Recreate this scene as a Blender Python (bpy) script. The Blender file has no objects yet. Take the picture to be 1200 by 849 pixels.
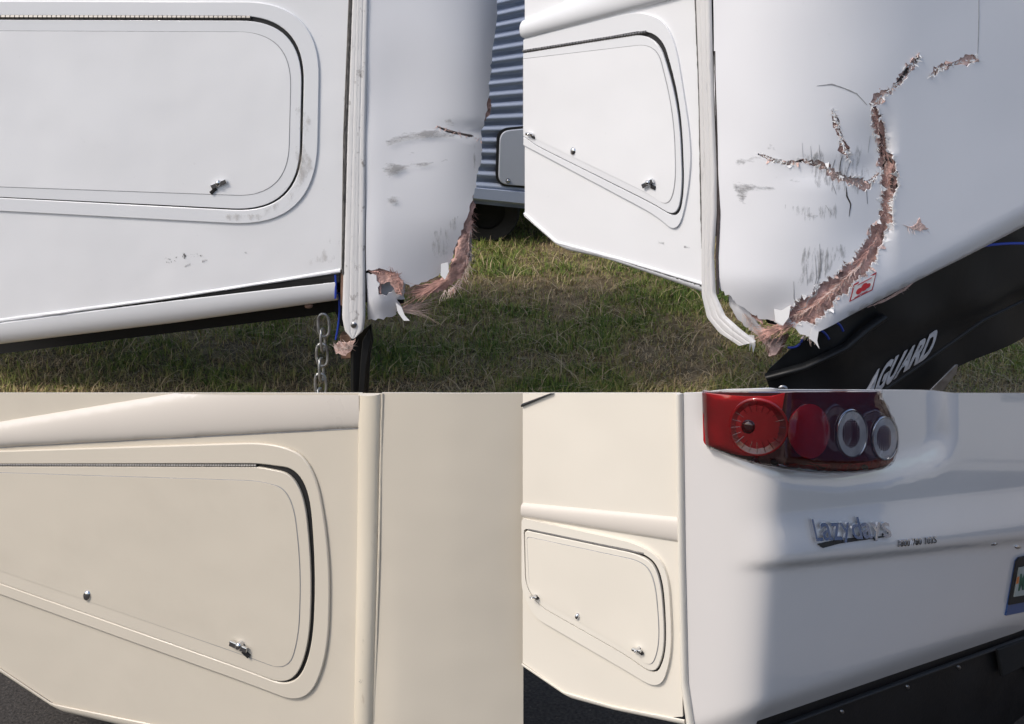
import bpy, math, random
import numpy as np
from mathutils import Vector, geometry, noise as mnoise

# ---------------------------------------------------------------- camera, sky, sun
SC = bpy.context.scene
COL = SC.collection
PITCH = math.radians(20.0)
F = 1700.0                      # focal length in pixels of a 1200 px wide picture
CAM = Vector((0, 0, 2.0))
FWD = Vector((0, math.cos(PITCH), -math.sin(PITCH)))
UPV = Vector((0, math.sin(PITCH), math.cos(PITCH)))
cd = bpy.data.cameras.new('camera'); cam = bpy.data.objects.new('camera', cd); COL.objects.link(cam)
cam.location = CAM; cam.rotation_euler = (math.pi/2 - PITCH, 0, 0)
cd.sensor_width = 36; cd.lens = 36*F/1200; cd.clip_start = 0.05; cd.clip_end = 1000
SC.camera = cam

SUN_AZ = math.radians(34); SUN_EL = math.radians(48)     # from the left, a little in front
S = Vector((-math.cos(SUN_AZ)*math.cos(SUN_EL), -math.sin(SUN_AZ)*math.cos(SUN_EL), math.sin(SUN_EL)))
wd = bpy.data.worlds.new('World'); SC.world = wd; wd.use_nodes = True
nt = wd.node_tree; nt.nodes.clear()
sky = nt.nodes.new('ShaderNodeTexSky'); sky.sky_type = 'NISHITA'; sky.sun_disc = False
sky.sun_elevation = SUN_EL; sky.sun_rotation = math.atan2(S.x, S.y)
sky.air_density = 1.0; sky.dust_density = 3.0; sky.ozone_density = 0.8
bg = nt.nodes.new('ShaderNodeBackground'); bg.inputs[1].default_value = 0.15
wo = nt.nodes.new('ShaderNodeOutputWorld')
nt.links.new(sky.outputs[0], bg.inputs[0]); nt.links.new(bg.outputs[0], wo.inputs[0])
sl = bpy.data.lights.new('sun', 'SUN'); sl.energy = 1.5; sl.angle = math.radians(10); sl.color = (1, .95, .87)
so = bpy.data.objects.new('sun', sl); COL.objects.link(so)
so.rotation_euler = S.to_track_quat('Z', 'Y').to_euler(); so.location = (-4, -2, 6)
SC.view_settings.view_transform = 'Standard'; SC.view_settings.look = 'None'
SC.view_settings.exposure = 0.28; SC.view_settings.gamma = 1.0; SC.view_settings.use_curve_mapping = False
SC.cycles.max_bounces = 8

rnd = random.Random(7)

# ---------------------------------------------------------------- materials
def mat(name, col, rough=.5, metal=0, coat=0, bump=0, bscale=200, var=.06, vscale=4, spec=.5,
        dirt=None, dirt_amt=0, dirt_scale=40, dirt_lo=.6, dirt_hi=.75, stretch=(1, 1, 1), rvar=.08, wave=0):
    m = bpy.data.materials.new(name); m.use_nodes = True
    n = m.node_tree; b = n.nodes['Principled BSDF']
    L = n.links.new
    tc = n.nodes.new('ShaderNodeTexCoord'); mp = n.nodes.new('ShaderNodeMapping'); mp.inputs['Scale'].default_value = stretch
    L(tc.outputs['Object'], mp.inputs[0])
    n1 = n.nodes.new('ShaderNodeTexNoise'); n1.inputs['Scale'].default_value = vscale; n1.inputs['Detail'].default_value = 5
    L(mp.outputs[0], n1.inputs[0])
    cr = n.nodes.new('ShaderNodeValToRGB')
    cr.color_ramp.elements[0].position = .3; cr.color_ramp.elements[1].position = .7
    c0 = [c*(1-var) for c in col]; c1 = [min(1, c*(1+var)) for c in col]
    cr.color_ramp.elements[0].color = (*c0, 1); cr.color_ramp.elements[1].color = (*c1, 1)
    L(n1.outputs[0], cr.inputs[0]); out = cr.outputs[0]
    if dirt:
        n2 = n.nodes.new('ShaderNodeTexNoise'); n2.inputs['Scale'].default_value = dirt_scale; n2.inputs['Detail'].default_value = 8
        n2.inputs['Roughness'].default_value = .65
        L(mp.outputs[0], n2.inputs[0])
        r2 = n.nodes.new('ShaderNodeMapRange'); r2.inputs[1].default_value = dirt_lo; r2.inputs[2].default_value = dirt_hi
        r2.inputs[4].default_value = dirt_amt
        L(n2.outputs[0], r2.inputs[0])
        mx = n.nodes.new('ShaderNodeMix'); mx.data_type = 'RGBA'
        L(r2.outputs[0], mx.inputs[0]); L(out, mx.inputs[6]); mx.inputs[7].default_value = (*dirt, 1); out = mx.outputs[2]
    L(out, b.inputs['Base Color'])
    rr = n.nodes.new('ShaderNodeMapRange'); rr.inputs[3].default_value = max(0, rough-rvar); rr.inputs[4].default_value = min(1, rough+rvar)
    L(n1.outputs[0], rr.inputs[0]); L(rr.outputs[0], b.inputs['Roughness'])
    b.inputs['Metallic'].default_value = metal; b.inputs['Coat Weight'].default_value = coat; b.inputs['Coat Roughness'].default_value = .05; b.inputs['Coat IOR'].default_value = 1.75 if coat == 1 else 1.5
    b.inputs['Specular IOR Level'].default_value = spec
    if bump:
        n3 = n.nodes.new('ShaderNodeTexNoise'); n3.inputs['Scale'].default_value = bscale; n3.inputs['Detail'].default_value = 4
        L(mp.outputs[0], n3.inputs[0])
        bp = n.nodes.new('ShaderNodeBump'); bp.inputs['Strength'].default_value = bump; bp.inputs['Distance'].default_value = .004
        L(n3.outputs[0], bp.inputs['Height']); L(bp.outputs[0], b.inputs['Normal'])
        if wave:
            n4 = n.nodes.new('ShaderNodeTexNoise'); n4.inputs['Scale'].default_value = 3.5; n4.inputs['Detail'].default_value = 2
            L(mp.outputs[0], n4.inputs[0])
            b4 = n.nodes.new('ShaderNodeBump'); b4.inputs['Strength'].default_value = 1; b4.inputs['Distance'].default_value = wave
            L(n4.outputs[0], b4.inputs['Height']); L(b4.outputs[0], bp.inputs['Normal'])
    return m

M = {}
M['white'] = mat('white_gelcoat', (.75, .755, .77), .38, wave=.008, bump=.03, bscale=260, var=.025, vscale=2.5,
                 dirt=(.42, .42, .42), dirt_amt=.35, dirt_scale=55, dirt_lo=.66, dirt_hi=.85)
M['whitecap'] = mat('white_cap_gelcoat', (.75, .755, .785), .36, bump=.03, bscale=150, var=.02, vscale=3,
                 dirt=(.45, .45, .45), dirt_amt=.25, dirt_scale=45, dirt_lo=.66, dirt_hi=.85)
M['whitetrim'] = mat('white_trim', (.72, .73, .75), .33, coat=.2, var=.02, bump=.03, bscale=80)
M['worn'] = mat('worn_white_trim', (.66, .655, .655), .5, bump=.15, bscale=60, var=.05, vscale=10, stretch=(1, 1, .8),
                dirt=(.13, .11, .10), dirt_amt=.75, dirt_scale=26, dirt_lo=.60, dirt_hi=.70)
M['wornlight'] = mat('dulled_white_trim', (.63, .62, .615), .55, bump=.2, bscale=70, var=.06, vscale=14, stretch=(1, 1, .2),
                dirt=(.3, .28, .26), dirt_amt=.6, dirt_scale=50, dirt_lo=.58, dirt_hi=.74)
M['cream'] = mat('cream_sidewall', (.61, .555, .465), .42, wave=.008, bump=.035, bscale=240, var=.03, vscale=2.0,
                 dirt=(.45, .40, .325), dirt_amt=.13, dirt_scale=7, dirt_lo=.5, dirt_hi=.72)
M['creamtrim'] = mat('cream_trim', (.625, .57, .48), .34, coat=.15, var=.03, bump=.03, bscale=90)
M['creamworn'] = mat('cream_worn_trim', (.70, .63, .51), .5, var=.06, vscale=9, bump=.12, bscale=60, stretch=(1, 1, .2),
                dirt=(.38, .28, .2), dirt_amt=.7, dirt_scale=45, dirt_lo=.64, dirt_hi=.78)
M['creamwhite'] = mat('warm_white_moulding', (.66, .61, .55), .3, coat=.2, var=.02)
M['caplow'] = mat('cream_cap', (.61, .555, .465), .4, var=.02, wave=.008, bump=.02, bscale=150)
M['pale'] = mat('pale_cream_sidewall', (.76, .71, .62), .4, wave=.008, bump=.03, bscale=200, var=.025, vscale=3)
M['paletrim'] = mat('pale_cream_trim', (.76, .715, .63), .32, coat=.15, var=.02)
M['gloss'] = mat('glossy_white_cap', (.70, .675, .66), .2, coat=1, var=.015, vscale=2, wave=.003, bump=.012, bscale=25, rvar=.03)
M['rubber'] = mat('black_rubber', (.012, .012, .013), .55, var=.2, vscale=30, bump=.1)
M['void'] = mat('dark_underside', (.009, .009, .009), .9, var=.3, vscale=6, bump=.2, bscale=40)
M['greyline'] = mat('grey_seam', (.3, .3, .31), .6, var=.15, vscale=30)
M['dirtline'] = mat('dirty_sealant', (.10, .095, .09), .8, var=.4, vscale=40, bump=.4, bscale=120)
M['vinyl'] = mat('black_vinyl', (.011, .012, .013), .42, var=.3, vscale=7, bump=.25, bscale=18, stretch=(1, 1, .4), rvar=.12, spec=.35)
M['plastic'] = mat('black_plastic_panel', (.014, .0135, .014), .5, var=.25, vscale=10, bump=.15, bscale=120, spec=.3)
M['chrome'] = mat('chrome', (.66, .67, .69), .12, metal=1, var=.05, vscale=20)
M['steel'] = mat('brushed_steel', (.36, .36, .37), .33, metal=1, var=.15, vscale=60)
M['zinc'] = mat('galvanised_chain', (.42, .43, .43), .42, metal=.85, var=.25, vscale=50, bump=.2, bscale=200,
                dirt=(.16, .1, .06), dirt_amt=.5, dirt_scale=60, dirt_lo=.55, dirt_hi=.7)
M['rust'] = mat('rusty_bracket', (.20, .12, .085), .85, var=.35, vscale=20, bump=.5, bscale=80)
M['wire'] = mat('blue_wire', (.02, .05, .34), .35, var=.1)
M['fibre'] = mat('torn_fibreglass', (.60, .38, .33), .95, var=.3, vscale=45, bump=1.0, bscale=140, spec=.15,
                 dirt=(.06, .03, .024), dirt_amt=.9, dirt_scale=26, dirt_lo=.56, dirt_hi=.70)
M['fibrelight'] = mat('pale_fibreglass', (.66, .47, .42), .95, var=.25, vscale=60, bump=1.0, bscale=180, spec=.15,
                 dirt=(.16, .09, .07), dirt_amt=.8, dirt_scale=50, dirt_lo=.55, dirt_hi=.7)
M['strand'] = mat('glass_strand', (.62, .5, .455), .8, var=.3, vscale=30, spec=.2)
M['strandpink'] = mat('pink_glass_strand', (.56, .33, .28), .85, var=.35, vscale=40, spec=.2)
M['flake'] = mat('peeled_gelcoat', (.78, .78, .78), .5, var=.03)
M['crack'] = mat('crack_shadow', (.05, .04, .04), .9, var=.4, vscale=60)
M['red'] = mat('red_lens', (.40, .006, .010), .1, coat=1, var=.25, vscale=14, bump=.15, bscale=90, rvar=.04)
M['darkred'] = mat('dark_red_lens', (.07, .004, .006), .09, coat=1, var=.3, vscale=10, rvar=.03)
M['deepred'] = mat('deep_red_reflector', (.2, .006, .009), .14, coat=1, var=.4, vscale=30, bump=.3, bscale=160, rvar=.04)
M['clear'] = mat('clear_reflector', (.72, .75, .80), .25, metal=.2, coat=1, var=.3, vscale=25)
M['sticker'] = mat('white_sticker', (.70, .69, .68), .4, var=.03)
M['stickred'] = mat('sticker_red', (.45, .03, .04), .4, var=.05)
M['letter'] = mat('grey_print', (.50, .51, .53), .6, var=.15, vscale=30, dirt=(.1, .1, .1), dirt_amt=.5, dirt_scale=70, dirt_lo=.55, dirt_hi=.7)
M['plate'] = mat('plate_white', (.33, .36, .34), .45, var=.08, vscale=30)
M['plategreen'] = mat('plate_green', (.02, .10, .06), .5, var=.1)
M['plateorange'] = mat('plate_orange', (.6, .17, .04), .5, var=.1)
M['plateblue'] = mat('plate_blue', (.035, .08, .22), .3, var=.08)
M['siding'] = mat('pale_blue_siding', (.37, .42, .53), .45, var=.04, vscale=3, bump=.04, bscale=60)
M['sidingwhite'] = mat('grey_blue_door', (.46, .49, .55), .45, var=.04)
M['tyre'] = mat('tyre_rubber', (.015, .015, .016), .8, var=.2, bump=.3)
M['asphalt'] = mat('asphalt', (.055, .05, .046), .9, var=.45, vscale=120, bump=.8, bscale=160, spec=.2,
                   dirt=(.2, .17, .14), dirt_amt=.7, dirt_scale=70, dirt_lo=.6, dirt_hi=.72)
M['soil'] = mat('lawn_thatch', (.19, .145, .085), .95, var=.45, vscale=18, bump=1, bscale=60, spec=.1)

M['concrete'] = mat('pale_concrete', (.13, .115, .10), .85, var=.12, vscale=6, bump=.3, bscale=90)
M['greige'] = mat('warm_grey_paint', (.38, .37, .36), .4, var=.05)
M['hinge'] = mat('dull_hinge_steel', (.17, .165, .16), .45, metal=.7, var=.2, vscale=60)
M['navy'] = mat('dark_blue_paint', (.05, .08, .17), .3, coat=.4, var=.05)

def grass_mat():
    m = bpy.data.materials.new('grass_blades'); m.use_nodes = True
    n = m.node_tree; b = n.nodes['Principled BSDF']; L = n.links.new
    at = n.nodes.new('ShaderNodeAttribute'); at.attribute_name = 'tint'
    r = n.nodes.new('ShaderNodeValToRGB'); e = r.color_ramp.elements
    e[0].position = 0; e[0].color = (.075, .14, .026, 1)
    e[1].position = 1; e[1].color = (.55, .43, .26, 1)
    for p, c in ((.3, (.19, .25, .05, 1)), (.55, (.36, .34, .12, 1)), (.78, (.36, .26, .14, 1))):
        k = e.new(p); k.color = c
    L(at.outputs['Fac'], r.inputs[0]); L(r.outputs[0], b.inputs['Base Color'])
    b.inputs['Roughness'].default_value = .7; b.inputs['Specular IOR Level'].default_value = .2
    return m
M['grass'] = grass_mat()

def scuff_mat(name, col, lo, hi, scale, stretch, amax=.85):
    m = bpy.data.materials.new(name); m.use_nodes = True
    n = m.node_tree; b = n.nodes['Principled BSDF']; L = n.links.new
    tc = n.nodes.new('ShaderNodeTexCoord'); mp = n.nodes.new('ShaderNodeMapping'); mp.inputs['Scale'].default_value = stretch
    L(tc.outputs['Object'], mp.inputs[0])
    a = n.nodes.new('ShaderNodeTexNoise'); a.inputs['Scale'].default_value = scale; a.inputs['Detail'].default_value = 8; a.inputs['Roughness'].default_value = .7
    L(mp.outputs[0], a.inputs[0])
    at = n.nodes.new('ShaderNodeAttribute'); at.attribute_name = 'fade'
    ad = n.nodes.new('ShaderNodeMath'); ad.operation = 'MULTIPLY_ADD'; ad.inputs[1].default_value = .3; ad.inputs[2].default_value = -.3
    L(at.outputs['Fac'], ad.inputs[0])
    sm = n.nodes.new('ShaderNodeMath'); sm.operation = 'ADD'; L(a.outputs[0], sm.inputs[0]); L(ad.outputs[0], sm.inputs[1])
    r = n.nodes.new('ShaderNodeMapRange'); r.inputs[1].default_value = lo; r.inputs[2].default_value = hi; r.inputs[4].default_value = amax
    L(sm.outputs[0], r.inputs[0]); L(r.outputs[0], b.inputs['Alpha'])
    b.inputs['Base Color'].default_value = (*col, 1); b.inputs['Roughness'].default_value = .8
    return m
M['scuffh'] = scuff_mat('grey_scuff_across', (.30, .30, .305), .35, .58, 26, (.6, .6, 2.0), .75)
M['scuffv'] = scuff_mat('grey_scuff_down', (.22, .22, .225), .48, .66, 34, (2.4, 2.4, .45), .6)
M['speck'] = scuff_mat('dark_specks', (.08, .08, .08), .54, .60, 75, (1, 1, 1))
M['grime'] = scuff_mat('brown_grime', (.30, .26, .22), .42, .85, 20, (1, 1, .5))

# ---------------------------------------------------------------- geometry helpers
def ray(px, py):
    return FWD + Vector((1, 0, 0))*((px-600)/F) - UPV*((py-424.5)/F)

def plan(px, D, py):
    r = ray(px, py); return (r.x/r.y*D, D)

def ground_pt(px, py, z=0):
    r = ray(px, py); t = (z-CAM.z)/r.z; return CAM + r*t

def bez(a, v, b, n=14):
    return [((1-t)**2*a[0]+2*t*(1-t)*v[0]+t*t*b[0], (1-t)**2*a[1]+2*t*(1-t)*v[1]+t*t*b[1]) for t in [i/n for i in range(n+1)]]

class Wall:
    """An upright surface: a plan line (x, y) raised vertically; on() puts a sight line's hit on it."""
    def __init__(s, pts):
        s.p = [Vector(p) for p in pts]
        ns = []
        for a, b in zip(s.p, s.p[1:]):
            d = (b-a).normalized(); ns.append(Vector((d.y, -d.x)))
        s.n = [ns[0]] + [(a+b).normalized() for a, b in zip(ns, ns[1:])] + [ns[-1]]
    def on(s, px, py, off=0.):
        r = ray(px, py); best = None
        last = len(s.p)-2
        for i in range(last+1):
            a = s.p[i]; e = s.p[i+1]-a
            den = r.x*e.y - r.y*e.x
            if abs(den) < 1e-12: continue
            u = (a.x*r.y - a.y*r.x)/(-den) if False else (r.y*a.x - r.x*a.y)/den
            t = (a.x*e.y - a.y*e.x)/den
            lo = -50 if i == 0 else -1e-6; hi = 50 if i == last else 1+1e-6
            if t > 0 and lo <= u <= hi and (best is None or t < best[0]): best = (t, i, u)
        t, i, u = best; u = min(1, max(0, u))
        n2 = (s.n[i]*(1-u)+s.n[i+1]*u).normalized()
        n = Vector((n2.x, n2.y, 0))
        return CAM + r*t + n*off, n
    def shifted(s, d):
        w = Wall([(p.x+n.x*d, p.y+n.y*d) for p, n in zip(s.p, s.n)]); return w

ROOT = {}
def empty(name, loc):
    o = bpy.data.objects.new(name, None); o.empty_display_size = .1; o.location = loc; COL.objects.link(o); return o

def tag(o, label=None, cat=None, group=None, kind=None):
    for k, v in (('label', label), ('category', cat), ('group', group), ('kind', kind)):
        if v: o[k] = v
    return o

def base_of(parent):
    while parent.parent: parent = parent.parent
    return parent.location

def obj(name, verts, faces, m, parent=None, smooth=True, angle=35, bevel=0, attr=None):
    o0 = base_of(parent) if parent else Vector((0, 0, 0))
    me = bpy.data.meshes.new(name)
    me.from_pydata([(v[0]-o0.x, v[1]-o0.y, v[2]-o0.z) for v in verts], [], faces)
    me.update()
    if attr:
        a = me.attributes.new(attr[0], 'FLOAT', 'POINT'); a.data.foreach_set('value', attr[1])
    if smooth:
        me.polygons.foreach_set('use_smooth', [True]*len(me.polygons)); me.set_sharp_from_angle(angle=math.radians(angle))
    me.materials.append(M[m] if isinstance(m, str) else m)
    o = bpy.data.objects.new(name, me); COL.objects.link(o)
    if parent: o.parent = parent
    if bevel:
        b = o.modifiers.new('bevel', 'BEVEL'); b.width = bevel; b.segments = 2; b.limit_method = 'ANGLE'; b.angle_limit = math.radians(40)
    return o

def inside(p, poly):
    x, y = p; c = False; j = len(poly)-1
    for i in range(len(poly)):
        xi, yi = poly[i]; xj, yj = poly[j]
        if (yi > y) != (yj > y) and x < (xj-xi)*(y-yi)/(yj-yi)+xi: c = not c
        j = i
    return c

def dist_edge(p, poly):
    best = 1e9; P = Vector(p)
    for i in range(len(poly)):
        a = Vector(poly[i-1]); b = Vector(poly[i]); e = b-a; l = e.length_squared
        t = 0 if l == 0 else max(0, min(1, (P-a).dot(e)/l)); best = min(best, (P-a-e*t).length)
    return best

def rp(pts, n=9):
    """polygon from corners (x, y[, radius]) with rounded corners"""
    out = []; N = len(pts)
    for i in range(N):
        x, y = pts[i][:2]; r = pts[i][2] if len(pts[i]) > 2 else 0
        if r == 0: out.append((x, y)); continue
        p = Vector((x, y)); a = Vector(pts[i-1][:2])-p; b = Vector(pts[(i+1) % N][:2])-p
        A = p+a.normalized()*min(r, a.length*.49); B = p+b.normalized()*min(r, b.length*.49)
        out += bez(A, p, B, n)
    return out

def densify(poly, step, closed=True):
    out = []; N = len(poly)
    for i in range(N if closed else N-1):
        a = Vector(poly[i]); b = Vector(poly[(i+1) % N]); k = max(1, int((b-a).length/step))
        for j in range(k): out.append(tuple(a+(b-a)*(j/k)))
    if not closed: out.append(tuple(poly[-1]))
    return out

def ragged(path, amp, step, seed, closed=False):
    R = random.Random(seed); p = densify(path, step, closed)
    return [p[i] if (not closed and i in (0, len(p)-1)) else (p[i][0]+R.uniform(-amp, amp), p[i][1]+R.uniform(-amp, amp)) for i in range(len(p))]

def spine(path, seed, amp=.35, step=4, grow=1.):
    """ragged lens-shaped polygon along a path of (x, y, width)"""
    R = random.Random(seed); pts = []
    for (x0, y0, w0), (x1, y1, w1) in zip(path, path[1:]):
        L = math.hypot(x1-x0, y1-y0); k = max(1, int(L/step))
        for j in range(k):
            t = j/k; pts.append((x0+(x1-x0)*t, y0+(y1-y0)*t, w0+(w1-w0)*t))
    pts.append(path[-1]); l = []; r = []
    for i, (x, y, w) in enumerate(pts):
        a = pts[max(0, i-3)]; b = pts[min(len(pts)-1, i+3)]; d = Vector((b[0]-a[0], b[1]-a[1])).normalized(); nx, ny = -d.y, d.x
        w *= grow
        def side(k):
            lo = mnoise.noise(Vector((i*step*.05, seed*3.1+k, 0))); mid = mnoise.noise(Vector((i*step*.17, seed*1.7+k, 4)))
            sp = R.random()**6*R.choice((-1, 1))
            return w/2*(1+amp*(1.3*lo+.9*mid+.5*sp+R.uniform(-.3, .3)))
        s = R.uniform(-1, 1)*step*.25; wl = side(0); wr = side(50)
        l.append((x+nx*wl+d.x*s, y+ny*wl+d.y*s)); r.append((x-nx*wr+d.x*s, y-ny*wr+d.y*s))
    return l + r[::-1]

def sheet(name, wall, poly, m, parent, off=0., thick=.004, step=0, holes=(), offf=None, bevel=0, fade=0, smooth=True, angle=35, edge=0):
    """a plate lying on a wall: outline and holes given as sight lines, real thickness"""
    P = [tuple(p[:2]) for p in poly]
    if edge: P = densify(P, edge)
    vs = list(P); es = [(i, (i+1) % len(P)) for i in range(len(P))]
    H = []
    for h in holes:
        k = len(vs); h = [tuple(p[:2]) for p in h]; H.append(h); vs += h; es += [(k+i, k+(i+1) % len(h)) for i in range(len(h))]
    if step:
        xs = [p[0] for p in P]; ys = [p[1] for p in P]
        x = min(xs)+step*.5
        row = 0
        while x < max(xs):
            y = min(ys)+step*(.5 if row % 2 else .25)
            while y < max(ys):
                q = (x, y)
                if inside(q, P) and dist_edge(q, P) > step*.4 and not any(inside(q, h) or dist_edge(q, h) < step*.4 for h in H): vs.append(q)
                y += step
            x += step; row += 1
    if not step and not H:
        V2 = P; tris = [tuple(range(len(P)))]
    else:
        r = geometry.delaunay_2d_cdt([Vector(v) for v in vs], es, [], 0, 1e-6)
        V2 = [tuple(v) for v in r[0]]; tris = []
        for f in r[2]:
            c = (sum(V2[i][0] for i in f)/len(f), sum(V2[i][1] for i in f)/len(f))
            if inside(c, P) and not any(inside(c, h) for h in H): tris.append(tuple(f))
    vf = []; vb = []
    for (x, y) in V2:
        o = off + (offf(x, y) if offf else 0)
        p, n = wall.on(x, y, o); vf.append(p); vb.append(p-n*thick)
    # orient towards camera
    def area(f): return sum(V2[f[i]][0]*V2[f[(i+1) % len(f)]][1]-V2[f[(i+1) % len(f)]][0]*V2[f[i]][1] for i in range(len(f)))
    tris = [f if area(f) < 0 else f[::-1] for f in tris]
    faces = list(tris); verts = vf
    if thick:
        N = len(vf); verts = vf+vb; cnt = {}
        for f in tris:
            for i in range(len(f)):
                e = (f[i], f[(i+1) % len(f)]); cnt[e] = 1
        faces += [tuple(i+N for i in f[::-1]) for f in tris]
        for (a, b) in cnt:
            if (b, a) not in cnt: faces.append((b, a, a+N, b+N))
    at = None
    if fade:
        fv = [min(1, dist_edge(v, P)/fade) for v in V2]; at = ('fade', fv*(2 if thick else 1))
    return obj(name, verts, faces, m, parent, smooth, angle, bevel, at)

def resample(path, n):
    P = [Vector(p) for p in path]; L = [0]
    for a, b in zip(P, P[1:]): L.append(L[-1]+(b-a).length)
    out = []; j = 0
    for i in range(n):
        s = L[-1]*i/(n-1)
        while j < len(P)-2 and L[j+1] < s: j += 1
        t = (s-L[j])/max(1e-9, L[j+1]-L[j]); out.append(P[j]+(P[j+1]-P[j])*t)
    return out

def half_round(v): return math.sqrt(max(0, 1-(2*v-1)**2))
def tucked(v): return math.sqrt(max(0, 1-v**2.4)) if v > .02 else .9
def ridged(v):
    e = min(1, min(v, 1-v)/.10); g = 0.18*(1 if .30 < v < .36 or .66 < v < .72 else 0)
    return .8*math.sqrt(min(1, e)) - g + .25*half_round(v)
def band(name, wall, A, B, bulge, m, parent, off=0., n=40, k=12, prof=half_round, wob=0, seed=0, jit=0):
    """a moulding between two edge lines, bulging out of the wall"""
    a = resample(A, n); b = resample(B, n); vs = []; fs = []
    for i in range(n):
        w = wob*mnoise.noise(Vector((i*.35, seed, 0)))
        for j in range(k+1):
            v = j/k; q = a[i]+(b[i]-a[i])*v
            z = prof(v)*bulge*(1+w) + (jit*mnoise.noise(Vector((i*.9, j*.8, seed+5))) if 0 < j < k else 0)
            vs.append(wall.on(q.x, q.y, off+z)[0])
    for i in range(n-1):
        for j in range(k):
            p = i*(k+1)+j; fs.append((p, p+1, p+k+2, p+k+1))
    fs.append(tuple(range(k+1))); fs.append(tuple((n-1)*(k+1)+j for j in range(k, -1, -1)))
    for i in range(n-1): fs.append((i*(k+1)+k, i*(k+1), (i+1)*(k+1), (i+1)*(k+1)+k))
    return obj(name, vs, fs, m, parent, True, 50)

def tube(name, pts, r, m, parent, k=8, closed=False):
    P = [Vector(p) for p in pts]; vs = []; fs = []; n = len(P)
    ref = Vector((.31, .22, .93))
    for i in range(n):
        d = ((P[(i+1) % n] if (closed or i < n-1) else P[i]) - (P[i-1] if (closed or i) else P[i])).normalized()
        if abs(d.dot(ref)) > .95: ref = Vector((.9, .3, .1))
        a = d.cross(ref).normalized(); b = d.cross(a)
        rr = r[i] if isinstance(r, (list, tuple)) else r
        for j in range(k):
            t = 2*math.pi*j/k; vs.append(P[i]+a*math.cos(t)*rr+b*math.sin(t)*rr)
    for i in range(n if closed else n-1):
        for j in range(k):
            i2 = (i+1) % n; fs.append((i*k+j, i*k+(j+1) % k, i2*k+(j+1) % k, i2*k+j))
    if not closed: fs += [tuple(range(k))[::-1], tuple((n-1)*k+j for j in range(k))]
    return obj(name, vs, fs, m, parent, True, 60)

def disc(name, wall, cx, cy, rx, ry, m, parent, off=.001, dome=.003, rings=5, k=28, rot=0, prof=None, back=.004):
    vs = []; fs = []; c, s = math.cos(rot), math.sin(rot)
    prof = prof or (lambda u: math.sqrt(max(0, 1-u*u)))
    for i in range(rings+1):
        u = i/rings
        for j in range(k):
            t = 2*math.pi*j/k; x = rx*u*math.cos(t); y = ry*u*math.sin(t)
            vs.append(wall.on(cx+x*c-y*s, cy+x*s+y*c, off+prof(u)*dome)[0])
    for j in range(k):
        t = 2*math.pi*j/k; x = rx*math.cos(t); y = ry*math.sin(t); vs.append(wall.on(cx+x*c-y*s, cy+x*s+y*c, off-back)[0])
    for i in range(rings+1):
        for j in range(k):
            fs.append((i*k+j, (i+1)*k+j, (i+1)*k+(j+1) % k, i*k+(j+1) % k))
    return obj(name, vs, fs, m, parent, True, 40)

def ring(name, wall, cx, cy, rx, ry, w, m, parent, off=.001, h=.003, k=40):
    vs = []; fs = []; q = 6
    for j in range(k):
        t = 2*math.pi*j/k
        for i in range(q+1):
            v = i/q; f = 1+(v-.5)*2*w/(rx+ry)*2
            vs.append(wall.on(cx+rx*f*math.cos(t), cy+ry*f*math.sin(t), off+half_round(v)*h)[0])
    for j in range(k):
        for i in range(q):
            a = j*(q+1)+i; b = ((j+1) % k)*(q+1)+i; fs.append((a, a+1, b+1, b))
    return obj(name, vs, fs, m, parent, True, 60)

def strands(name, wall, base, n, ln, ang, m, parent, w=.7, off=(0, .01), lift=.02, curl=.5, seed=1, zoff=0):
    """loose glass fibres and slivers growing out of a torn edge (base path in sight lines)"""
    R = random.Random(seed); vs = []; fs = []; b = resample(base, 200)
    for _ in range(n):
        p = b[R.randrange(200)]; a = math.radians(R.uniform(*ang)); L = R.uniform(*ln); c = R.uniform(-curl, curl); ww = w*R.uniform(.4, 1.3)
        o0 = R.uniform(*off)+zoff; lf = R.uniform(-.3, 1)*lift; i0 = len(vs); q = Vector(p); K = 5
        for i in range(K+1):
            t = i/K; nx, ny = -math.sin(a), math.cos(a); h = ww*.5*(1-t*.85)
            vs.append(wall.on(q.x+nx*h, q.y+ny*h, o0+lf*t*t)[0]); vs.append(wall.on(q.x-nx*h, q.y-ny*h, o0+lf*t*t+.0006)[0])
            q = q+Vector((math.cos(a), math.sin(a)))*(L/K); a += c/K
        for i in range(K): fs.append((i0+2*i, i0+2*i+1, i0+2*i+3, i0+2*i+2))
    o = obj(name, vs, fs, m, parent, False); o['kind'] = 'stuff'; return o

def text_mesh(s, bold=0., extrude=.05, shear=0., bev=0.):
    c = bpy.data.curves.new('t', 'FONT'); c.body = s; c.extrude = extrude; c.offset = bold; c.shear = shear; c.resolution_u = 4; c.bevel_depth = bev; c.bevel_resolution = 1
    o = bpy.data.objects.new('t', c); COL.objects.link(o)
    dg = bpy.context.evaluated_depsgraph_get(); me = bpy.data.meshes.new_from_object(o.evaluated_get(dg))
    v = [tuple(x.co) for x in me.vertices]; f = [tuple(p.vertices) for p in me.polygons]
    bpy.data.objects.remove(o); bpy.data.curves.remove(c); bpy.data.meshes.remove(me)
    return v, f

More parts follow.
